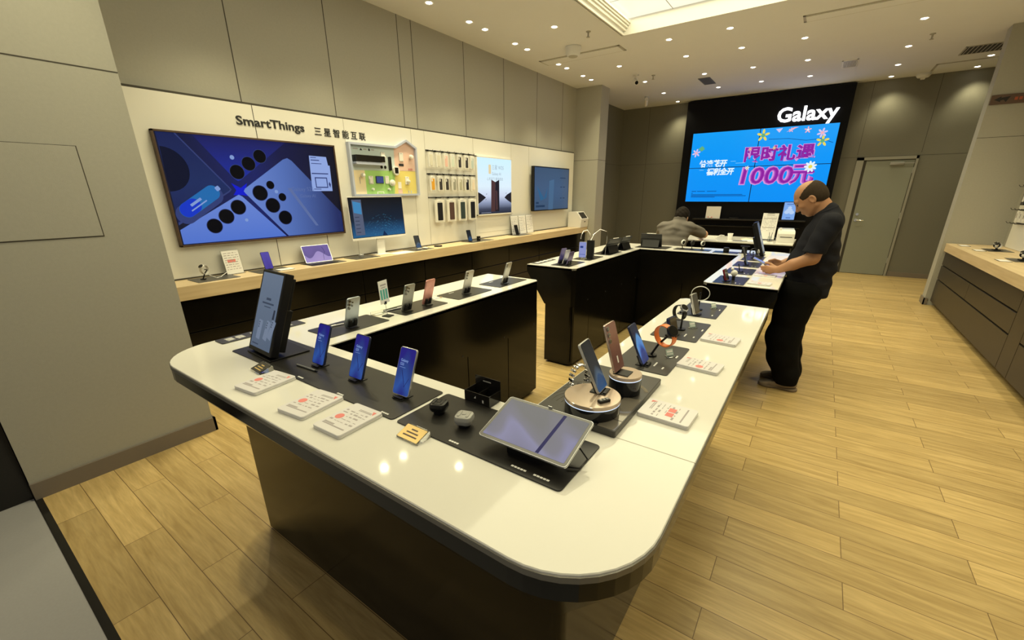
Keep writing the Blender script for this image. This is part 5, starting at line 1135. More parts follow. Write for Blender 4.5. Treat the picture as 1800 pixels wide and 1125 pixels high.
MB().box(-.001, .001, -.036, -.010, .0225, .0245).build('button_gap', M['seam'], mu)
dc = thing('charging_pad', 'flat black charging pad alone on the oak counter', 'charging pad', (-4.10, 4.13, CZ)); MB().lathe([(.05, .0002), (.055, .004), (.055, .011), (.05, .015), (0, .0155)], 32).build('body', M['plastic_black'], dc, SM); MB().cyl(.036, .0152, .0162, 28).build('rubber_ring', M['mat_grey'], dc)
demo('slim black phone standing next to the small dark box', 'black dock under the slim black phone on the oak counter', -4.10, 4.80, 80, 18, 'plastic_dark', 'ph_dark', (), z=CM)
sb = thing('gadget_box', 'small dark box beside the slim black phone', 'gadget', (-4.09, 4.97, CM)); MB().box(-.02, .02, -.022, .022, .0002, .065, b=.004).build('box', M['plastic_black'], sb); MB().box(.0202, .0208, -.012, .012, .03, .036).build('badge', M['plastic_grey'], sb)
demo('black phone leaning in front of the white leaflets', 'black dock under the black phone by the leaflets', -4.10, 6.02, 78, 20, 'plastic_dark', 'screen_off', (), z=CM)
for k, (y, l) in enumerate(((6.10, 'white service leaflet, nearest of three standing on the oak counter'), (6.33, 'white service leaflet, middle of three standing on the oak counter'), (6.555, 'white service leaflet with large code block, farthest of three'))):
    cardholder(l, -4.19, y, CZ, .215, .30, 92, 8, 9)
tm = thing('self_service_terminal', 'white box terminal with slanted dark screen at the end of the oak counter', 'terminal', (-4.04, 8.17, CZ))
sec = [(-.17, .0003), (.12, .0003), (.135, .16), (.02, .30), (-.17, .30)]
MB().rings([[(a, -.165, b_) for a, b_ in sec], [(a, .165, b_) for a, b_ in sec]]).build('housing', M['plastic_white'], tm)
TT = frame((.135, 0, .16), (0, 1, 0), (-.115, 0, .14)); MB().prism(rrect(.24, .145, .006, 3, 0, .09), .0004, .004, TT).build('screen', M['screen_off'], tm)
MB().box(.130, .1335, -.03, .03, .10, .115).build('slot', M['plastic_black'], tm)

# ================================================================== RIGHT WALL COUNTER
for (y, x, l, ml, pl) in ((7.75, 1.86, 'black and white watch loop nearest the right column', 'dark mat under the watch nearest the right column', 'clear price plate in front of the watch nearest the column'), (6.75, 1.84, 'black and white watch loop at the right edge of the counter', 'dark mat under the watch at the right edge', 'clear price plate in front of the watch at the right edge')):
    dmat(x-.10, x+.12, y-.17, y+.17, ml, 'mat_black', RZ, th=.003, group='mats on the right counter')
    st_ = thing('watch_stand', 'low black stand of the '+l[:-len('nearest the right column')] if False else 'low black stand for the watch loop '+' '.join(l.split()[5:]), 'watch stand', (x, y, RZ+.003), group='watch stands'); MB().box(-.03, .03, -.045, .045, .0002, .012, b=.003).build('base', M['plastic_black'], st_); MB().cyl(.012, .012, .030, 12).build('post', M['plastic_black'], st_)
    for k, (dy, bn) in enumerate(((-.032, 'plastic_white'), (.032, 'plastic_black'))):
        watch(l+(', its white half' if k == 0 else ', its black half'), x, y+dy, RZ+.062, 25, .030, bn, 'plastic_black' if k == 0 else 'plastic_white', 130, z0=RZ+.003, post=False, w=.022, big=.02)
    a_ = thing('label_holder', pl, 'label holder', (x-.17, y-.12, RZ), group='clear label holders'); MB().box(-.05, .05, -.09, .09, .0003, .004, b=.001).build('acrylic', M['acrylic'], a_); MB().box(-.04, .04, -.08, .08, .0042, .0046).build('paper_label', M['paper'], a_)
a_ = thing('label_holder', 'clear price plate at the far corner of the right counter', 'label holder', (1.66, 8.20, RZ), group='clear label holders'); MB().box(-.05, .05, -.10, .10, .0003, .004, b=.001).build('acrylic', M['acrylic'], a_); MB().box(-.04, .04, -.09, .09, .0042, .0046).build('paper_label', M['paper'], a_)

# ================================================================== BACK DESK AND ITS THINGS
DZ = .95; K = .765
_t0 = thing
def thing(name, label, cat, loc=(0, 0, 0), rot=(0, 0, 0), group=None):
    r = _t0(name, label, cat, (loc[0]*K, loc[1]*K, loc[2]), rot, group); r.scale = (K, K, K) if name != 'desk' else (1, 1, 1); return r
dk = thing('desk', 'white topped black service desk in front of the video wall', 'desk', (0, 0, 0))
MB().box(-1.90, -.214, 6.60, 7.42, DZ-.018, DZ, b=.002).build('desk_top', M['top_white'], dk); MB().box(-1.90, -.214, 6.598, 7.422, DZ-.05, DZ-.0185).build('top_edge', M['black_cab'], dk)
MB().box(-1.86, -.25, 6.95, 7.38, .02, DZ-.0505).build('pedestal', M['black_cab_dark'], dk)
MB().box(-1.86, -.25, 6.93, 6.948, .35, DZ-.0505).build('front_board', M['black_cab'], dk)
cp = thing('paper_cup', 'white paper cup on the service desk', 'cup', (-1.315, 9.05, DZ)); MB().lathe([(.034, .0003), (.036, .002), (.047, .105), (.049, .107), (.047, .109), (.044, .105), (.034, .004)], 28, cap=False).build('cup', M['paper'], cp, SM); MB().cyl(.043, .085, .086, 24).build('drink', M['case_brown'], cp)
cl_ = thing('price_card_stand', 'tall white price list on a clip stand on the service desk', 'sign card', (-.735, 9.20, DZ), (0, 0, D2R(-6)))
TT = Tr(0, 0, .02) @ Rx(D2R(-8)); MB().box(-.125, .125, 0, .004, 0, .46, TT).build('sheet', M['paper'], cl_); MB().box(-.055, .055, -.006, .008, .455, .475, TT).build('clip', M['plastic_black'], cl_)
MB().box(-.10, .10, -.03, .11, .0003, .012).build('foot', M['acrylic'], cl_)
mb = MB(); rr = random.Random(11)
mb.box(-.06, .06, -.0006, 0, .42, .432, TT)
for k in range(11):
    zz = .39-.024*k
    for q in range(8):
        if rr.random() < .85: mb.box(-.105+q*.027, -.105+q*.027+rr.uniform(.008, .022), -.0006, 0, zz, zz+.008, TT)
mb.box(-.105, .105, -.0006, 0, .36, .372, TT).box(-.105, .105, -.0006, 0, .20, .212, TT).build('printing', M['ink'], cl_)
pr = thing('printer', 'white receipt printer at the right end of the service desk', 'printer', (-.43, 9.02, DZ), (0, 0, D2R(8)))
sec = [(-.13, .0004), (.10, .0004), (.12, .02), (.12, .16), (.06, .215), (-.10, .19), (-.135, .15)]
MB().rings([[(x_, y_, z_) for y_, z_ in sec] for x_ in (-.125, -.118)] + [[(x_, y_, z_) for y_, z_ in sec] for x_ in (.118, .125)]).build('housing', M['plastic_white'], pr)
MB().box(-.12, .12, .06, .10, .10, .235, b=.01).build('paper_guide', M['frame_grey'], pr); MB().box(-.10, -.075, -.03, .03, .2, .245, b=.003).build('lever', M['plastic_white'], pr); MB().box(-.09, .09, -.138, -.132, .09, .10).build('paper_slot', M['plastic_black'], pr)
ph_ = thing('pen_holder', 'clear pen holder with pens in front of the tall price list', 'pen holder', (-.66, 9.0, DZ)); mb = MB()
for a in ((-.03, .03, -.025, -.0225), (-.03, .03, .0225, .025), (-.03, -.0275, -.0225, .0225), (.0275, .03, -.0225, .0225)): mb.box(*a, .0003, .09)
mb.box(-.03, .03, -.025, .025, .0003, .004).build('cup', M['acrylic'], ph_)
for k, (dx, m) in enumerate(((-.01, 'plastic_black'), (.012, 'navy_body'))):
    MB().tube([(dx*.3, 0, .006), (dx*2.2, .004, .16)], .004, 8).build('pen', M[m], ph_, SM)
kb = thing('desk_clutter', 'small dark card reader behind the pen holder', 'card reader', (-.62, 9.28, DZ)); MB().box(-.035, .035, -.03, .03, .0003, .05, b=.006).build('body', M['plastic_dark'], kb); MB().box(-.025, .025, -.031, -.0302, .02, .04).build('display', M['screen_off'], kb)
kb.name = 'card_reader'
for (x, y, yaw, w_, d_, m, l) in ((-.98, 8.95, 15, .21, .297, 'paper', 'loose white sheet right of the paper cup'), (-1.00, 9.25, -20, .25, .20, 'board_beige', 'brown kraft envelope right of the paper cup'), (-1.10, 8.78, 6, .24, .10, 'plastic_grey', 'flat grey keyboard in front of the paper cup')):
    q = thing({'paper': 'paper_sheet', 'board_beige': 'envelope', 'plastic_grey': 'keyboard'}[m], l, {'paper': 'sheet', 'board_beige': 'envelope', 'plastic_grey': 'keyboard'}[m], (x, y, DZ), (0, 0, D2R(yaw)))
    MB().box(-w_/2, w_/2, -d_/2, d_/2, .0003, .006 if m != 'paper' else .002).build('body', M[m], q)
    if m == 'plastic_grey':
        mb = MB()
        for a in range(13):
            for b_ in range(4): mb.box(-w_/2+.008+a*.0175, -w_/2+.022+a*.0175, -d_/2+.008+b_*.022, -d_/2+.024+b_*.022, .006, .009)
        mb.build('keys', M['plastic_dark'], q)
    if m == 'board_beige': MB().flat([(-w_/2, d_/2), (0, 0), (w_/2, d_/2)], .0063).build('flap', M['case_olive'], q)
cb = thing('cable', 'tangled white cable on the service desk beside the paper cup', 'cable', (0, 0, DZ))
pts = [(-1.95+.052*k, 9.12+.05*math.sin(k*1.3), .012+.055*max(0, math.sin(k*.85))) for k in range(11)]
def smooth_path(p, n=5):
    P = [Vector(q) for q in p]; out = []
    for i in range(len(P)-1):
        p0, p1, p2, p3 = P[max(0, i-1)], P[i], P[i+1], P[min(len(P)-1, i+2)]
        for k in range(n):
            t = k/n; out.append(tuple(.5*((2*p1)+(p2-p0)*t+(2*p0-5*p1+4*p2-p3)*t*t+(3*p1-p0-3*p2+p3)*t**3)))
    return out+[tuple(P[-1])]
MB().tube(smooth_path(pts), .006, 8).build('wire', M['plastic_white'], cb, SM)
thing = _t0
bx_ = thing('picture_card', 'cream blank card standing on the black shelf under the video wall', 'card', (-1.985, 10.74, 1.03)); MB().box(-.15, .15, 0, .012, .0003, .26, Rx(D2R(-6)), b=.001).build('board', M['paper'], bx_); MB().box(-.10, .10, .012, .05, .0003, .01).build('foot', M['plastic_black'], bx_)
fg = thing('figurine', 'tiny red and white trinket in front of the cream card', 'trinket', (-2.03, 10.70, 1.03)); MB().sphere(.022, (0, 0, .022), 10).build('base', M['plastic_white'], fg, SM); MB().sphere(.018, (.03, 0, .03), 10, (1.6, .7, .5)).sphere(.016, (-.035, 0, .032), 10, (1.4, .7, .5)).build('wings', M['ink_red'], fg, SM)
MB().tube([(-.028, 0, .03), (-.005, 0, .026), (.024, 0, .028)], .004, 6).build('stem', M['case_brown'], fg)
st = thing('tablet', 'bright pale blue upright tablet on the shelf right of the tall price list', 'tablet', (-.535, 10.74, 1.032)); TT = Rx(D2R(-6))
MB().box(-.12, .12, 0, .02, 0, .37, TT, b=.004).build('frame', M['plastic_black'], st); s_ = MB().flat([(-.108, .012), (.108, .012), (.108, .355), (-.108, .355)], .0008, TT @ FRONT).build('screen', M['shelf_screen'] if 'shelf_screen' in M else glowm('shelf_screen', (.20, .38, .78)), st)
glowm('shelf_white', (.45, .60, .85)); glowm('shelf_navy', (.05, .12, .36)); mb = MB()
for k, (a, b_, q) in enumerate(((0, .19, .06), (-.04, .16, .045), (.045, .155, .045), (0, .25, .035))): mb.flat([(p[0]*q+a, p[1]*q*.8+b_) for p in circ2(1, 18)], .0012+.0002*k, TT @ FRONT)
mb.build('picture_cloud', M['shelf_white'], s_); MB().box(-.04, .04, .04, .055, .0011, .0013, TT @ FRONT).box(-.06, .06, .31, .322, .0011, .0013, TT @ FRONT).build('picture_writing', M['shelf_navy'], s_)
MB().box(-.08, .08, .02, .07, .0, .012).build('stand', M['plastic_black'], st)
cr = thing('card_holder', 'small dark object lying on the black shelf right of the cream card', 'gadget', (-1.55, 10.76, 1.03)); MB().box(-.09, .09, -.05, .05, .0003, .03, b=.004).build('body', M['plastic_black'], cr); MB().box(-.03, .03, -.051, -.0502, .01, .02).build('badge', M['plastic_dark'], cr)

# ================================================================== PEOPLE (each body grown as one continuous surface)
import openvdb
class SDF:
    def __init__(s, lo, hi, vox):
        s.lo = np.array(lo, float); s.v = vox; n = np.ceil((np.array(hi)-s.lo)/vox).astype(int)+1
        s.g = np.full(n, .2, np.float32); s.n = n
    def win(s, lo, hi):
        a = np.clip(np.floor((np.array(lo)-s.lo)/s.v).astype(int), 0, s.n); b = np.clip(np.ceil((np.array(hi)-s.lo)/s.v).astype(int)+1, 0, s.n)
        if (b <= a).any(): return None, None
        ax = [np.arange(a[i], b[i])*s.v+s.lo[i] for i in range(3)]
        return tuple(slice(a[i], b[i]) for i in range(3)), np.meshgrid(*ax, indexing='ij')
    def merge(s, sl, d, k, sub=False):
        g = s.g[sl]; d = d.astype(np.float32)
        if sub:
            h = np.maximum(k-np.abs(g+d), 0)/k; s.g[sl] = np.maximum(g, -d)+h*h*k*.25
        else:
            h = np.maximum(k-np.abs(g-d), 0)/k; s.g[sl] = np.minimum(g, d)-h*h*k*.25
    def cap(s, p0, p1, r0, r1=None, k=.02, sub=False):
        r1 = r0 if r1 is None else r1; p0, p1 = np.array(p0, float), np.array(p1, float); m = max(r0, r1)+k+.02
        sl, G = s.win(np.minimum(p0, p1)-m, np.maximum(p0, p1)+m)
        if sl is None: return s
        d = p1-p0; L2 = max(d @ d, 1e-9); t = np.clip(sum((G[i]-p0[i])*d[i] for i in range(3))/L2, 0, 1)
        dist = np.sqrt(sum((G[i]-p0[i]-t*d[i])**2 for i in range(3)))-(r0+(r1-r0)*t); s.merge(sl, dist, k, sub); return s
    def chain(s, pts, rs, k=.02):
        for a, b, ra, rb in zip(pts, pts[1:], rs, rs[1:]): s.cap(a, b, ra, rb, k)
        return s
    def ell(s, c, r, R=None, k=.02, sub=False):
        c = np.array(c, float); r = np.array(r, float); R = np.eye(3) if R is None else np.array(R); m = r.max()+k+.02
        sl, G = s.win(c-m, c+m)
        if sl is None: return s
        D = [G[i]-c[i] for i in range(3)]; q = [sum(R[j][i]*D[i] for i in range(3)) for j in range(3)]
        k0 = np.sqrt(sum((q[j]/r[j])**2 for j in range(3))); k1 = np.sqrt(sum((q[j]/r[j]**2)**2 for j in range(3)))
        s.merge(sl, k0*(k0-1)/np.maximum(k1, 1e-6), k, sub); return s
    def all(s): return np.meshgrid(*[np.arange(s.n[i])*s.v+s.lo[i] for i in range(3)], indexing='ij')
    def cut(s, fn):
        G = s.all(); s.g = np.maximum(s.g, fn(*G).astype(np.float32)); return s
    def mesh(s, name, material, parent, origin, smooth_it=1):
        gr = openvdb.FloatGrid(.2); gr.copyFromArray(s.g); pts, quads = gr.convertToQuads(0.0)
        pts = pts*s.v+s.lo-np.array(origin); me = bpy.data.meshes.new(name)
        me.from_pydata(pts.tolist(), [], quads.tolist()); me.validate(); me.materials.append(material)
        bm = bmesh.new(); bm.from_mesh(me)
        for _ in range(smooth_it): bmesh.ops.smooth_vert(bm, verts=bm.verts[:], factor=.5, use_axis_x=True, use_axis_y=True, use_axis_z=True)
        bmesh.ops.recalc_face_normals(bm, faces=bm.faces[:])
        for f in bm.faces: f.smooth = True
        bm.to_mesh(me); bm.free()
        o = bpy.data.objects.new(name, me); COL.objects.link(o); o.parent = parent; return o
def axes(fwd, up):
    """rows: forward, side, up"""
    f = Vector(fwd).normalized(); u = Vector(up); u = (u-f*u.dot(f)).normalized(); sd = u.cross(f); return np.array([f, sd, u])

# ---- the standing man, facing -X, looking down at a phone
PO_ = (0.0, 4.11, 0.0)
man = thing('person', 'standing person in navy polo shirt and black trousers looking down at a phone', 'person', PO_)
HC = np.array((-.093, 4.13, 1.562)); A = axes((-.77, 0, -.64), (-.64, 0, .77)); fw, sd, up = A
def H(f, l, u): return HC+fw*f+sd*l+up*u
def head(s):
    s.ell(H(-.008, 0, .012), (.104, .079, .098), A, .01)                    # cranium
    s.ell(H(.030, 0, -.045), (.070, .066, .085), A, .03)                    # face
    s.ell(H(.062, 0, -.112), (.026, .026, .022), A, .025)                   # chin
    s.cap(H(.0, -.055, -.075), H(.058, -.016, -.108), .022, .018, .02); s.cap(H(.0, .055, -.075), H(.058, .016, -.108), .022, .018, .02)
    s.ell(H(.085, 0, .012), (.016, .055, .014), A, .02)                     # brow ridge
    s.cap(H(.094, 0, -.008), H(.114, 0, -.046), .009, .013, .012); s.ell(H(.098, .012, -.050), (.012, .009, .009), A, .008); s.ell(H(.098, -.012, -.050), (.012, .009, .009), A, .008)
    s.ell(H(.070, .042, -.035), (.022, .022, .018), A, .02); s.ell(H(.070, -.042, -.035), (.022, .022, .018), A, .02)   # cheeks
    s.ell(H(.094, 0, -.078), (.012, .024, .006), A, .008); s.ell(H(.091, 0, -.090), (.012, .021, .007), A, .008)         # lips
    for q in (-1, 1):
        s.ell(H(.100, q*.031, -.012), (.012, .015, .010), A, .008, sub=True)
        s.ell(H(-.008, q*.082, -.030), (.022, .010, .033), A, .008); s.ell(H(-.004, q*.089, -.028), (.012, .006, .020), A, .005, sub=True)
b = SDF((-.40, 3.80, .02), (.30, 4.45, 1.70), .0045)
b.cap((.075, 4.13, 1.40), H(-.035, 0, -.055), .064, .058, .04); b.cap((.05, 4.13, 1.42), H(.0, 0, -.06), .05, .045, .03)
head(b)
# trunk, legs (under the clothes)
b.chain([(.08, 4.13, 1.40), (.06, 4.13, 1.25), (.03, 4.13, 1.05), (.02, 4.13, .90)], (.05, .09, .10, .09), .03)
b.cap((.08, 3.97, 1.38), (.08, 4.29, 1.38), .048, .048, .03)
for y in (4.045, 4.215): b.chain([(.01, y, .88), (-.06, y, .50), (.03, y, .10)], (.085, .055, .04), .03)
# arms: near (left) and far (right)
b.chain([(.075, 3.945, 1.375), (.012, 3.905, 1.125), (-.10, 3.91, 1.067), (-.185, 3.935, 1.018)], (.058, .047, .040, .029), .02)
b.chain([(.075, 4.315, 1.375), (.03, 4.34, 1.13), (-.08, 4.27, 1.072), (-.175, 4.165, 1.038)], (.058, .047, .040, .029), .02)
def hand(s, wrist, palm, knuckles, mids, tips, thumb, rf=.0085):
    """palm as a slab of metacarpals; each finger its own chain"""
    for kn in knuckles: s.cap(wrist, kn, .019, .0115, .012)
    for i in range(len(knuckles)-1): s.cap(knuckles[i], knuckles[i+1], .0115, .0115, .008)
    for kn, m, t, q in zip(knuckles, mids, tips, (1, 1.04, 1, .86)):
        s.chain([kn, m, t], (.0098*q, .0088*q, .0074*q), .003)
    s.chain(thumb, (.014, .0105, .0088), .006)
# near hand: back of the hand towards the camera, fingers going under the phone, thumb on its edge
hand(b, (-.195, 3.937, 1.016), None,
     [(-.272, 3.950, 1.030), (-.268, 3.948, 1.013), (-.258, 3.950, 0.998), (-.244, 3.955, 0.985)],
     [(-.308, 3.968, 1.024), (-.303, 3.968, 1.006), (-.290, 3.970, 0.990), (-.270, 3.972, 0.978)],
     [(-.318, 3.998, 1.018), (-.310, 4.000, 1.001), (-.298, 4.000, 0.987), (-.278, 3.998, 0.978)],
     [(-.215, 3.945, 1.030), (-.252, 3.965, 1.051), (-.290, 3.988, 1.054)])
hand(b, (-.185, 4.155, 1.036), None,
     [(-.256, 4.122, 1.048), (-.254, 4.122, 1.030), (-.246, 4.122, 1.014), (-.232, 4.124, 1.002)],
     [(-.290, 4.104, 1.042), (-.288, 4.102, 1.022), (-.278, 4.102, 1.006), (-.260, 4.106, 0.994)],
     [(-.300, 4.074, 1.030), (-.296, 4.072, 1.012), (-.286, 4.072, 0.998), (-.268, 4.076, 0.988)],
     [(-.205, 4.140, 1.052), (-.240, 4.108, 1.068), (-.274, 4.078, 1.062)])
body = b.mesh('body', M['skin'], man, PO_)
hs = SDF((-.25, 4.0, 1.40), (.08, 4.26, 1.72), .004)
hs.ell(H(-.010, 0, .010), (.108, .084, .102), A, .01); hs.ell(H(-.035, 0, -.04), (.075, .076, .07), A, .03)
def hairmask(X, Y, Z):
    P = [X-HC[0], Y-HC[1], Z-HC[2]]; f = sum(fw[i]*P[i] for i in range(3)); l = sum(sd[i]*P[i] for i in range(3)); u = sum(up[i]*P[i] for i in range(3))
    bald = .070-np.sqrt(((f-.055)*.50)**2+(l*.86)**2+((u-.105)*.62)**2)      # >0 inside the bald crown
    front = f-(.050+.30*np.clip(u-.01, -.1, .04))                           # in front of the temples
    low = -.060-u-np.clip(-f-.01, 0, .1)*.55
    sidef = np.where(u < -.004, f+.012+.0*u, -1)
    return np.maximum.reduce([bald, front, low, sidef*.9])
mk('hair_thin', (.040, .028, .018), .8, spec=.15, noise=(90, .4)); hs.cut(hairmask); hs.mesh('hair', M['hair_thin'], man, PO_)
for q in (-1, 1):
    c_ = H(.086, q*.031, -.014)-np.array(PO_); MB().sphere(.0105, tuple(c_), 12).build('eye', M['ink_black'], man, SM)
    MB().tube([tuple(H(.098, q*.014, .014)-np.array(PO_)), tuple(H(.099, q*.030, .019)-np.array(PO_)), tuple(H(.088, q*.048, .013)-np.array(PO_))], [.003, .0042, .002], 8).build('eyebrow', M['hair'], man, SM)
# polo shirt
s = SDF((-.26, 3.78, .74), (.30, 4.48, 1.56), .0055)
for z, xf, xb, hw in ((1.36, -.045, .135, .165), (1.29, -.085, .160, .180), (1.20, -.115, .180, .185), (1.10, -.145, .190, .190), (1.02, -.172, .188, .195), (.92, -.128, .180, .195), (.84, -.128, .170, .195), (.77, -.150, .164, .195)):
    s.ell(((xf+xb)/2, 4.13, z), ((xb-xf)/2, hw, .085), None, .05)
s.cap((.085, 3.985, 1.385), (.085, 4.275, 1.385), .062, .062, .05); s.cap((.06, 4.13, 1.40), (.045, 4.13, 1.455), .085, .070, .05)
for (sh, el) in (((.078, 3.945, 1.370), (.006, 3.895, 1.150)), ((.078, 4.315, 1.370), (.025, 4.345, 1.150))): s.cap(sh, el, .074, .070, .035)
s.cut(lambda X, Y, Z: np.where((np.abs(Y-4.13) > .20), -(Z-1.175-(X-.0)*.12), -1).astype(np.float32)) if False else None
def hem(X, Y, Z):
    cut = .800+.02*(X+.15)-Z+.004*np.sin(Y*40)
    slv = np.where(np.abs(Y-4.13) > .185+.0*Z, 1.168-.10*X-Z, -1)
    fold = .0035*np.sin(38*Z+14*X+9*Y)*np.sin(9*X+23*Y)
    return np.maximum(cut, slv)+0*fold
s.cut(hem); G = s.all(); s.g += (.0035*np.sin(46*G[2]+20*G[0]+8*G[1])*np.sin(7*G[2]+25*G[0]+12*G[1])).astype(np.float32); del G
s.cap(H(-.02, 0, -.10), H(.02, 0, -.02), .058, .060, .005, sub=True)
sh_ = s.mesh('polo_shirt', M['shirt_navy'], man, PO_)
cl2 = SDF((-.14, 4.0, 1.36), (.16, 4.26, 1.54), .004)
cl2.ell((.035, 4.13, 1.452), (.082, .088, .036), axes((-.86, 0, -.5), (-.5, 0, .86)), .01); cl2.ell((.020, 4.13, 1.482), (.066, .074, .06), axes((-.86, 0, -.5), (-.5, 0, .86)), .006, sub=True)
cl2.mesh('collar', M['shirt_navy'], sh_, PO_)
for (c_, n_) in (((-.002, 3.890, 1.172), -1), ((.02, 4.35, 1.172), 1)): pass
# trousers, shoes
t = SDF((-.30, 3.85, .02), (.28, 4.42, .98), .0055)
t.ell((.0, 4.13, .86), (.158, .178, .12), None, .04)
for y, dx in ((4.035, 0), (4.225, .012)):
    t.chain([(-.018+dx, y, .84), (-.045+dx, y, .66), (-.068+dx, y-.004, .45), (-.040+dx, y-.006, .28), (.010+dx, y-.006, .13), (.020+dx, y-.006, .075)], (.145, .118, .118, .108, .088, .080), .05)
t.cap((-.06, 4.13, .62), (.03, 4.13, .10), .012, .030, .015, sub=True)
G = t.all(); t.g += (.004*np.sin(30*G[2]+22*G[0])*np.sin(16*G[0]+19*G[1]+6*G[2])*np.clip((.6-G[2])*3, .2, 1)).astype(np.float32)
t.cut(lambda X, Y, Z: np.maximum(.052-.25*(X+.06)*0-Z, Z-.93)); del G
t.mesh('trousers', M['trousers_black'], man, PO_)
for y, dx, yaw in ((4.020, .0, .06), (4.235, -.004, -.04)):
    s = SDF((-.24, y-.10, -.02), (.18, y+.10, .16), .004)
    s.chain([(-.128+dx, y, .034), (-.06+dx, y, .046), (.02+dx, y, .054), (.072+dx, y, .054)], (.036, .040, .040, .036), .03); s.ell((-.135+dx, y, .028), (.042, .045, .030), None, .02); s.cap((.05+dx, y, .06), (.055+dx, y, .10), .036, .038, .02)
    s.cut(lambda X, Y, Z: np.maximum(.014-Z, Z-.098-.3*(X-.05))); so = s.mesh('shoe', M['shoe_taupe'], man, PO_)
    s = SDF((-.24, y-.10, -.02), (.18, y+.10, .06), .004); s.ell((-.115+dx, y, .012), (.064, .050, .04), None, .02); s.ell((.065+dx, y, .012), (.050, .042, .04), None, .02); s.cap((-.1+dx, y, .012), (.06+dx, y, .012), .040, .038, .03)
    s.cut(lambda X, Y, Z: np.maximum(.001-Z, Z-.024)); s.mesh('sole', M['sole'], so, PO_)
hp = phone('pale screen phone held in both hands of the standing man', -.236, 4.036, 1.020, 90, 66, 'silver_blue', 'ph_lilac', ULTRA[:3], w=.078, group='display phones')
hp['label'] = 'pale blue phone held in both hands of the standing person'

# ---- the seated person behind the far island, seen from behind, leaning on the desk
SO = (-1.60, 6.20, 0.0)
sp_ = thing('person', 'seated person in grey hooded top bent over the service desk, seen from behind', 'person', SO)
b = SDF((-2.08, 5.85, .05), (-1.10, 7.05, 1.44), .006)
HC = np.array((-1.575, 6.40, 1.285)); A = axes((0.05, .80, -.60), (0, .6, .8)); fw, sd, up = A
head(b)
b.cap((-1.60, 6.30, 1.14), H(-.03, 0, -.05), .062, .058, .03)
b.chain([(-1.61, 6.27, 1.10), (-1.62, 6.17, .95), (-1.62, 6.12, .80)], (.07, .09, .10), .03); b.cap((-1.76, 6.29, 1.12), (-1.46, 6.29, 1.13), .05, .05, .03)
b.chain([(-1.78, 6.30, 1.12), (-1.875, 6.52, 1.02), (-1.75, 6.72, .995)], (.055, .045, .034), .02); b.chain([(-1.44, 6.30, 1.13), (-1.29, 6.56, 1.035), (-1.36, 6.74, .992)], (.055, .047, .034), .02)
for x in (-1.72, -1.52): b.chain([(x, 6.14, .78), (x, 6.46, .74), (x, 6.43, .34), (x, 6.46, .28)], (.085, .062, .045, .04), .03)
hand(b, (-1.37, 6.75, .992), None, [(-1.405, 6.80, .986), (-1.388, 6.812, .985), (-1.372, 6.815, .984), (-1.356, 6.810, .982)], [(-1.418, 6.84, .980), (-1.395, 6.852, .980), (-1.374, 6.853, .978), (-1.352, 6.840, .976)], [(-1.425, 6.865, .972), (-1.400, 6.877, .972), (-1.374, 6.877, .971), (-1.350, 6.862, .970)], [(-1.40, 6.77, .990), (-1.435, 6.80, .985), (-1.45, 6.825, .98)])
hand(b, (-1.74, 6.73, .994), None, [(-1.705, 6.775, .988), (-1.722, 6.79, .986), (-1.738, 6.795, .985), (-1.755, 6.79, .983)], [(-1.69, 6.815, .981), (-1.713, 6.83, .980), (-1.736, 6.833, .979), (-1.759, 6.823, .977)], [(-1.68, 6.84, .973), (-1.708, 6.856, .972), (-1.735, 6.858, .972), (-1.761, 6.845, .971)], [(-1.71, 6.75, .992), (-1.675, 6.775, .987), (-1.655, 6.80, .981)])
b.mesh('body', M['skin_pale'], sp_, SO)
hs = SDF((-1.76, 6.15, 1.10), (-1.40, 6.62, 1.46), .005)
hs.ell(H(-.008, 0, .014), (.115, .094, .108), A, .01); hs.ell(H(-.045, 0, -.035), (.075, .080, .075), A, .03)
def hm(X, Y, Z):
    P = [X-HC[0], Y-HC[1], Z-HC[2]]; f = sum(fw[i]*P[i] for i in range(3)); u = sum(up[i]*P[i] for i in range(3))
    return np.maximum.reduce([f-.07-.5*np.clip(u, -.05, .1), -.085-u, np.where(u < -.01, f-.01, -1)])
hs.cut(hm); G = hs.all(); hs.g += (.003*np.sin(90*G[0]+30*G[2])*np.sin(60*G[1]+70*G[2])).astype(np.float32); hs.mesh('hair', M['hair'], sp_, SO)
for q in (-1, 1): MB().sphere(.0105, tuple(H(.086, q*.031, -.014)-np.array(SO)), 10).build('eye', M['ink_black'], sp_, SM)
s = SDF((-2.10, 5.85, .66), (-1.12, 6.80, 1.36), .006)
for z, y, hx, hy in ((1.13, 6.28, .20, .12), (1.05, 6.24, .205, .135), (.96, 6.20, .20, .145), (.87, 6.17, .195, .15), (.78, 6.15, .19, .15)): s.ell((-1.615, y, z), (hx, hy, .085), None, .05)
s.cap((-1.78, 6.29, 1.125), (-1.44, 6.29, 1.135), .075, .075, .05); s.cap((-1.60, 6.30, 1.15), (-1.585, 6.33, 1.19), .095, .085, .04)
s.chain([(-1.79, 6.30, 1.12), (-1.872, 6.50, 1.03)], (.078, .070), .03); s.chain([(-1.43, 6.30, 1.13), (-1.318, 6.50, 1.055)], (.078, .070), .03)
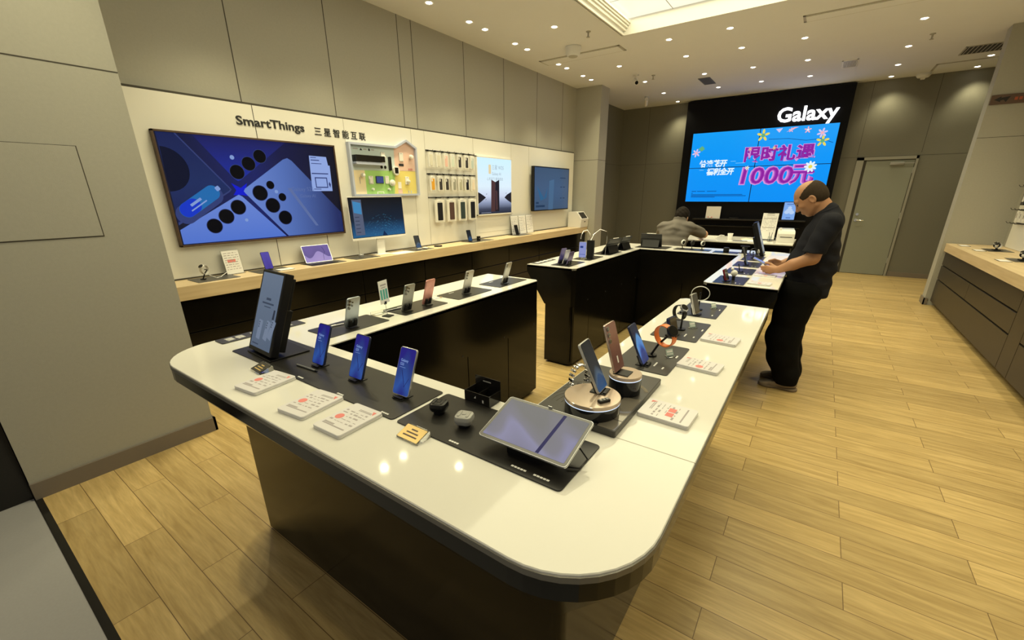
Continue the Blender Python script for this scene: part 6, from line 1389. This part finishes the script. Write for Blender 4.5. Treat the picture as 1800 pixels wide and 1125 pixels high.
s.ell((-1.60, 6.215, 1.125), (.125, .075, .085), axes((0, .8, .6), (0, -.6, .8)), .025)                   # hood lying on the back
s.ell((-1.585, 6.34, 1.235), (.085, .085, .045), axes((0, .8, -.6), (0, .6, .8)), .02); s.cap((-1.59, 6.32, 1.17), (-1.575, 6.42, 1.30), .068, .075, .006, sub=True)
G = s.all(); f_ = np.exp(-((G[2]-1.14)/.06)**2)
s.g += (.006*f_*np.sin(75*G[2]+26*np.abs(G[0]+1.60)) + .004*np.sin(28*G[2]+16*G[0])*np.sin(20*G[0]+10*G[2])).astype(np.float32); del G
s.cut(lambda X, Y, Z: np.maximum(.70-Z, Y-6.515)); s.mesh('hooded_top', M['hoodie_grey'], sp_, SO)
t = SDF((-1.90, 5.90, .10), (-1.30, 6.70, .92), .007); t.ell((-1.62, 6.12, .79), (.185, .16, .10), None, .04)
for x in (-1.72, -1.52): t.chain([(x, 6.14, .775), (x, 6.47, .735), (x, 6.44, .36), (x, 6.45, .30)], (.105, .080, .066, .062), .03)
t.cut(lambda X, Y, Z: np.maximum(Z-.84, .285-Z)); t.mesh('trousers', M['trousers_black'], sp_, SO)
for x in (-1.72, -1.52):
    s = SDF((x-.08, 6.30, .16), (x+.08, 6.68, .36), .005); s.chain([(x, 6.43, .245), (x, 6.52, .24), (x, 6.58, .235)], (.040, .040, .034), .02); s.cap((x, 6.45, .25), (x, 6.45, .30), .040, .042, .02); s.cut(lambda X, Y, Z: np.maximum(.213-Z, Z-.31)); s.mesh('shoe', M['shoe_taupe'], sp_, SO)
st = thing('bar_stool', 'black bar stool under the seated person behind the far island', 'stool', (-1.62, 6.13, 0))
MB().lathe([(.16, .64), (.175, .65), (.175, .675), (.16, .685), (0, .685)], 32).build('seat', M['plastic_black'], st, SM); MB().cyl(.025, .03, .64, 16).build('column', M['chrome'], st, SM); MB().lathe([(.20, .0), (.20, .012), (.05, .03), (0, .03)], 32).build('base', M['plastic_black'], st, SM)
MB().box(-.115, .115, .22, .48, .195, .212, b=.004).box(-.012, .012, .0, .25, .197, .21).build('footrest', M['chrome'], st)
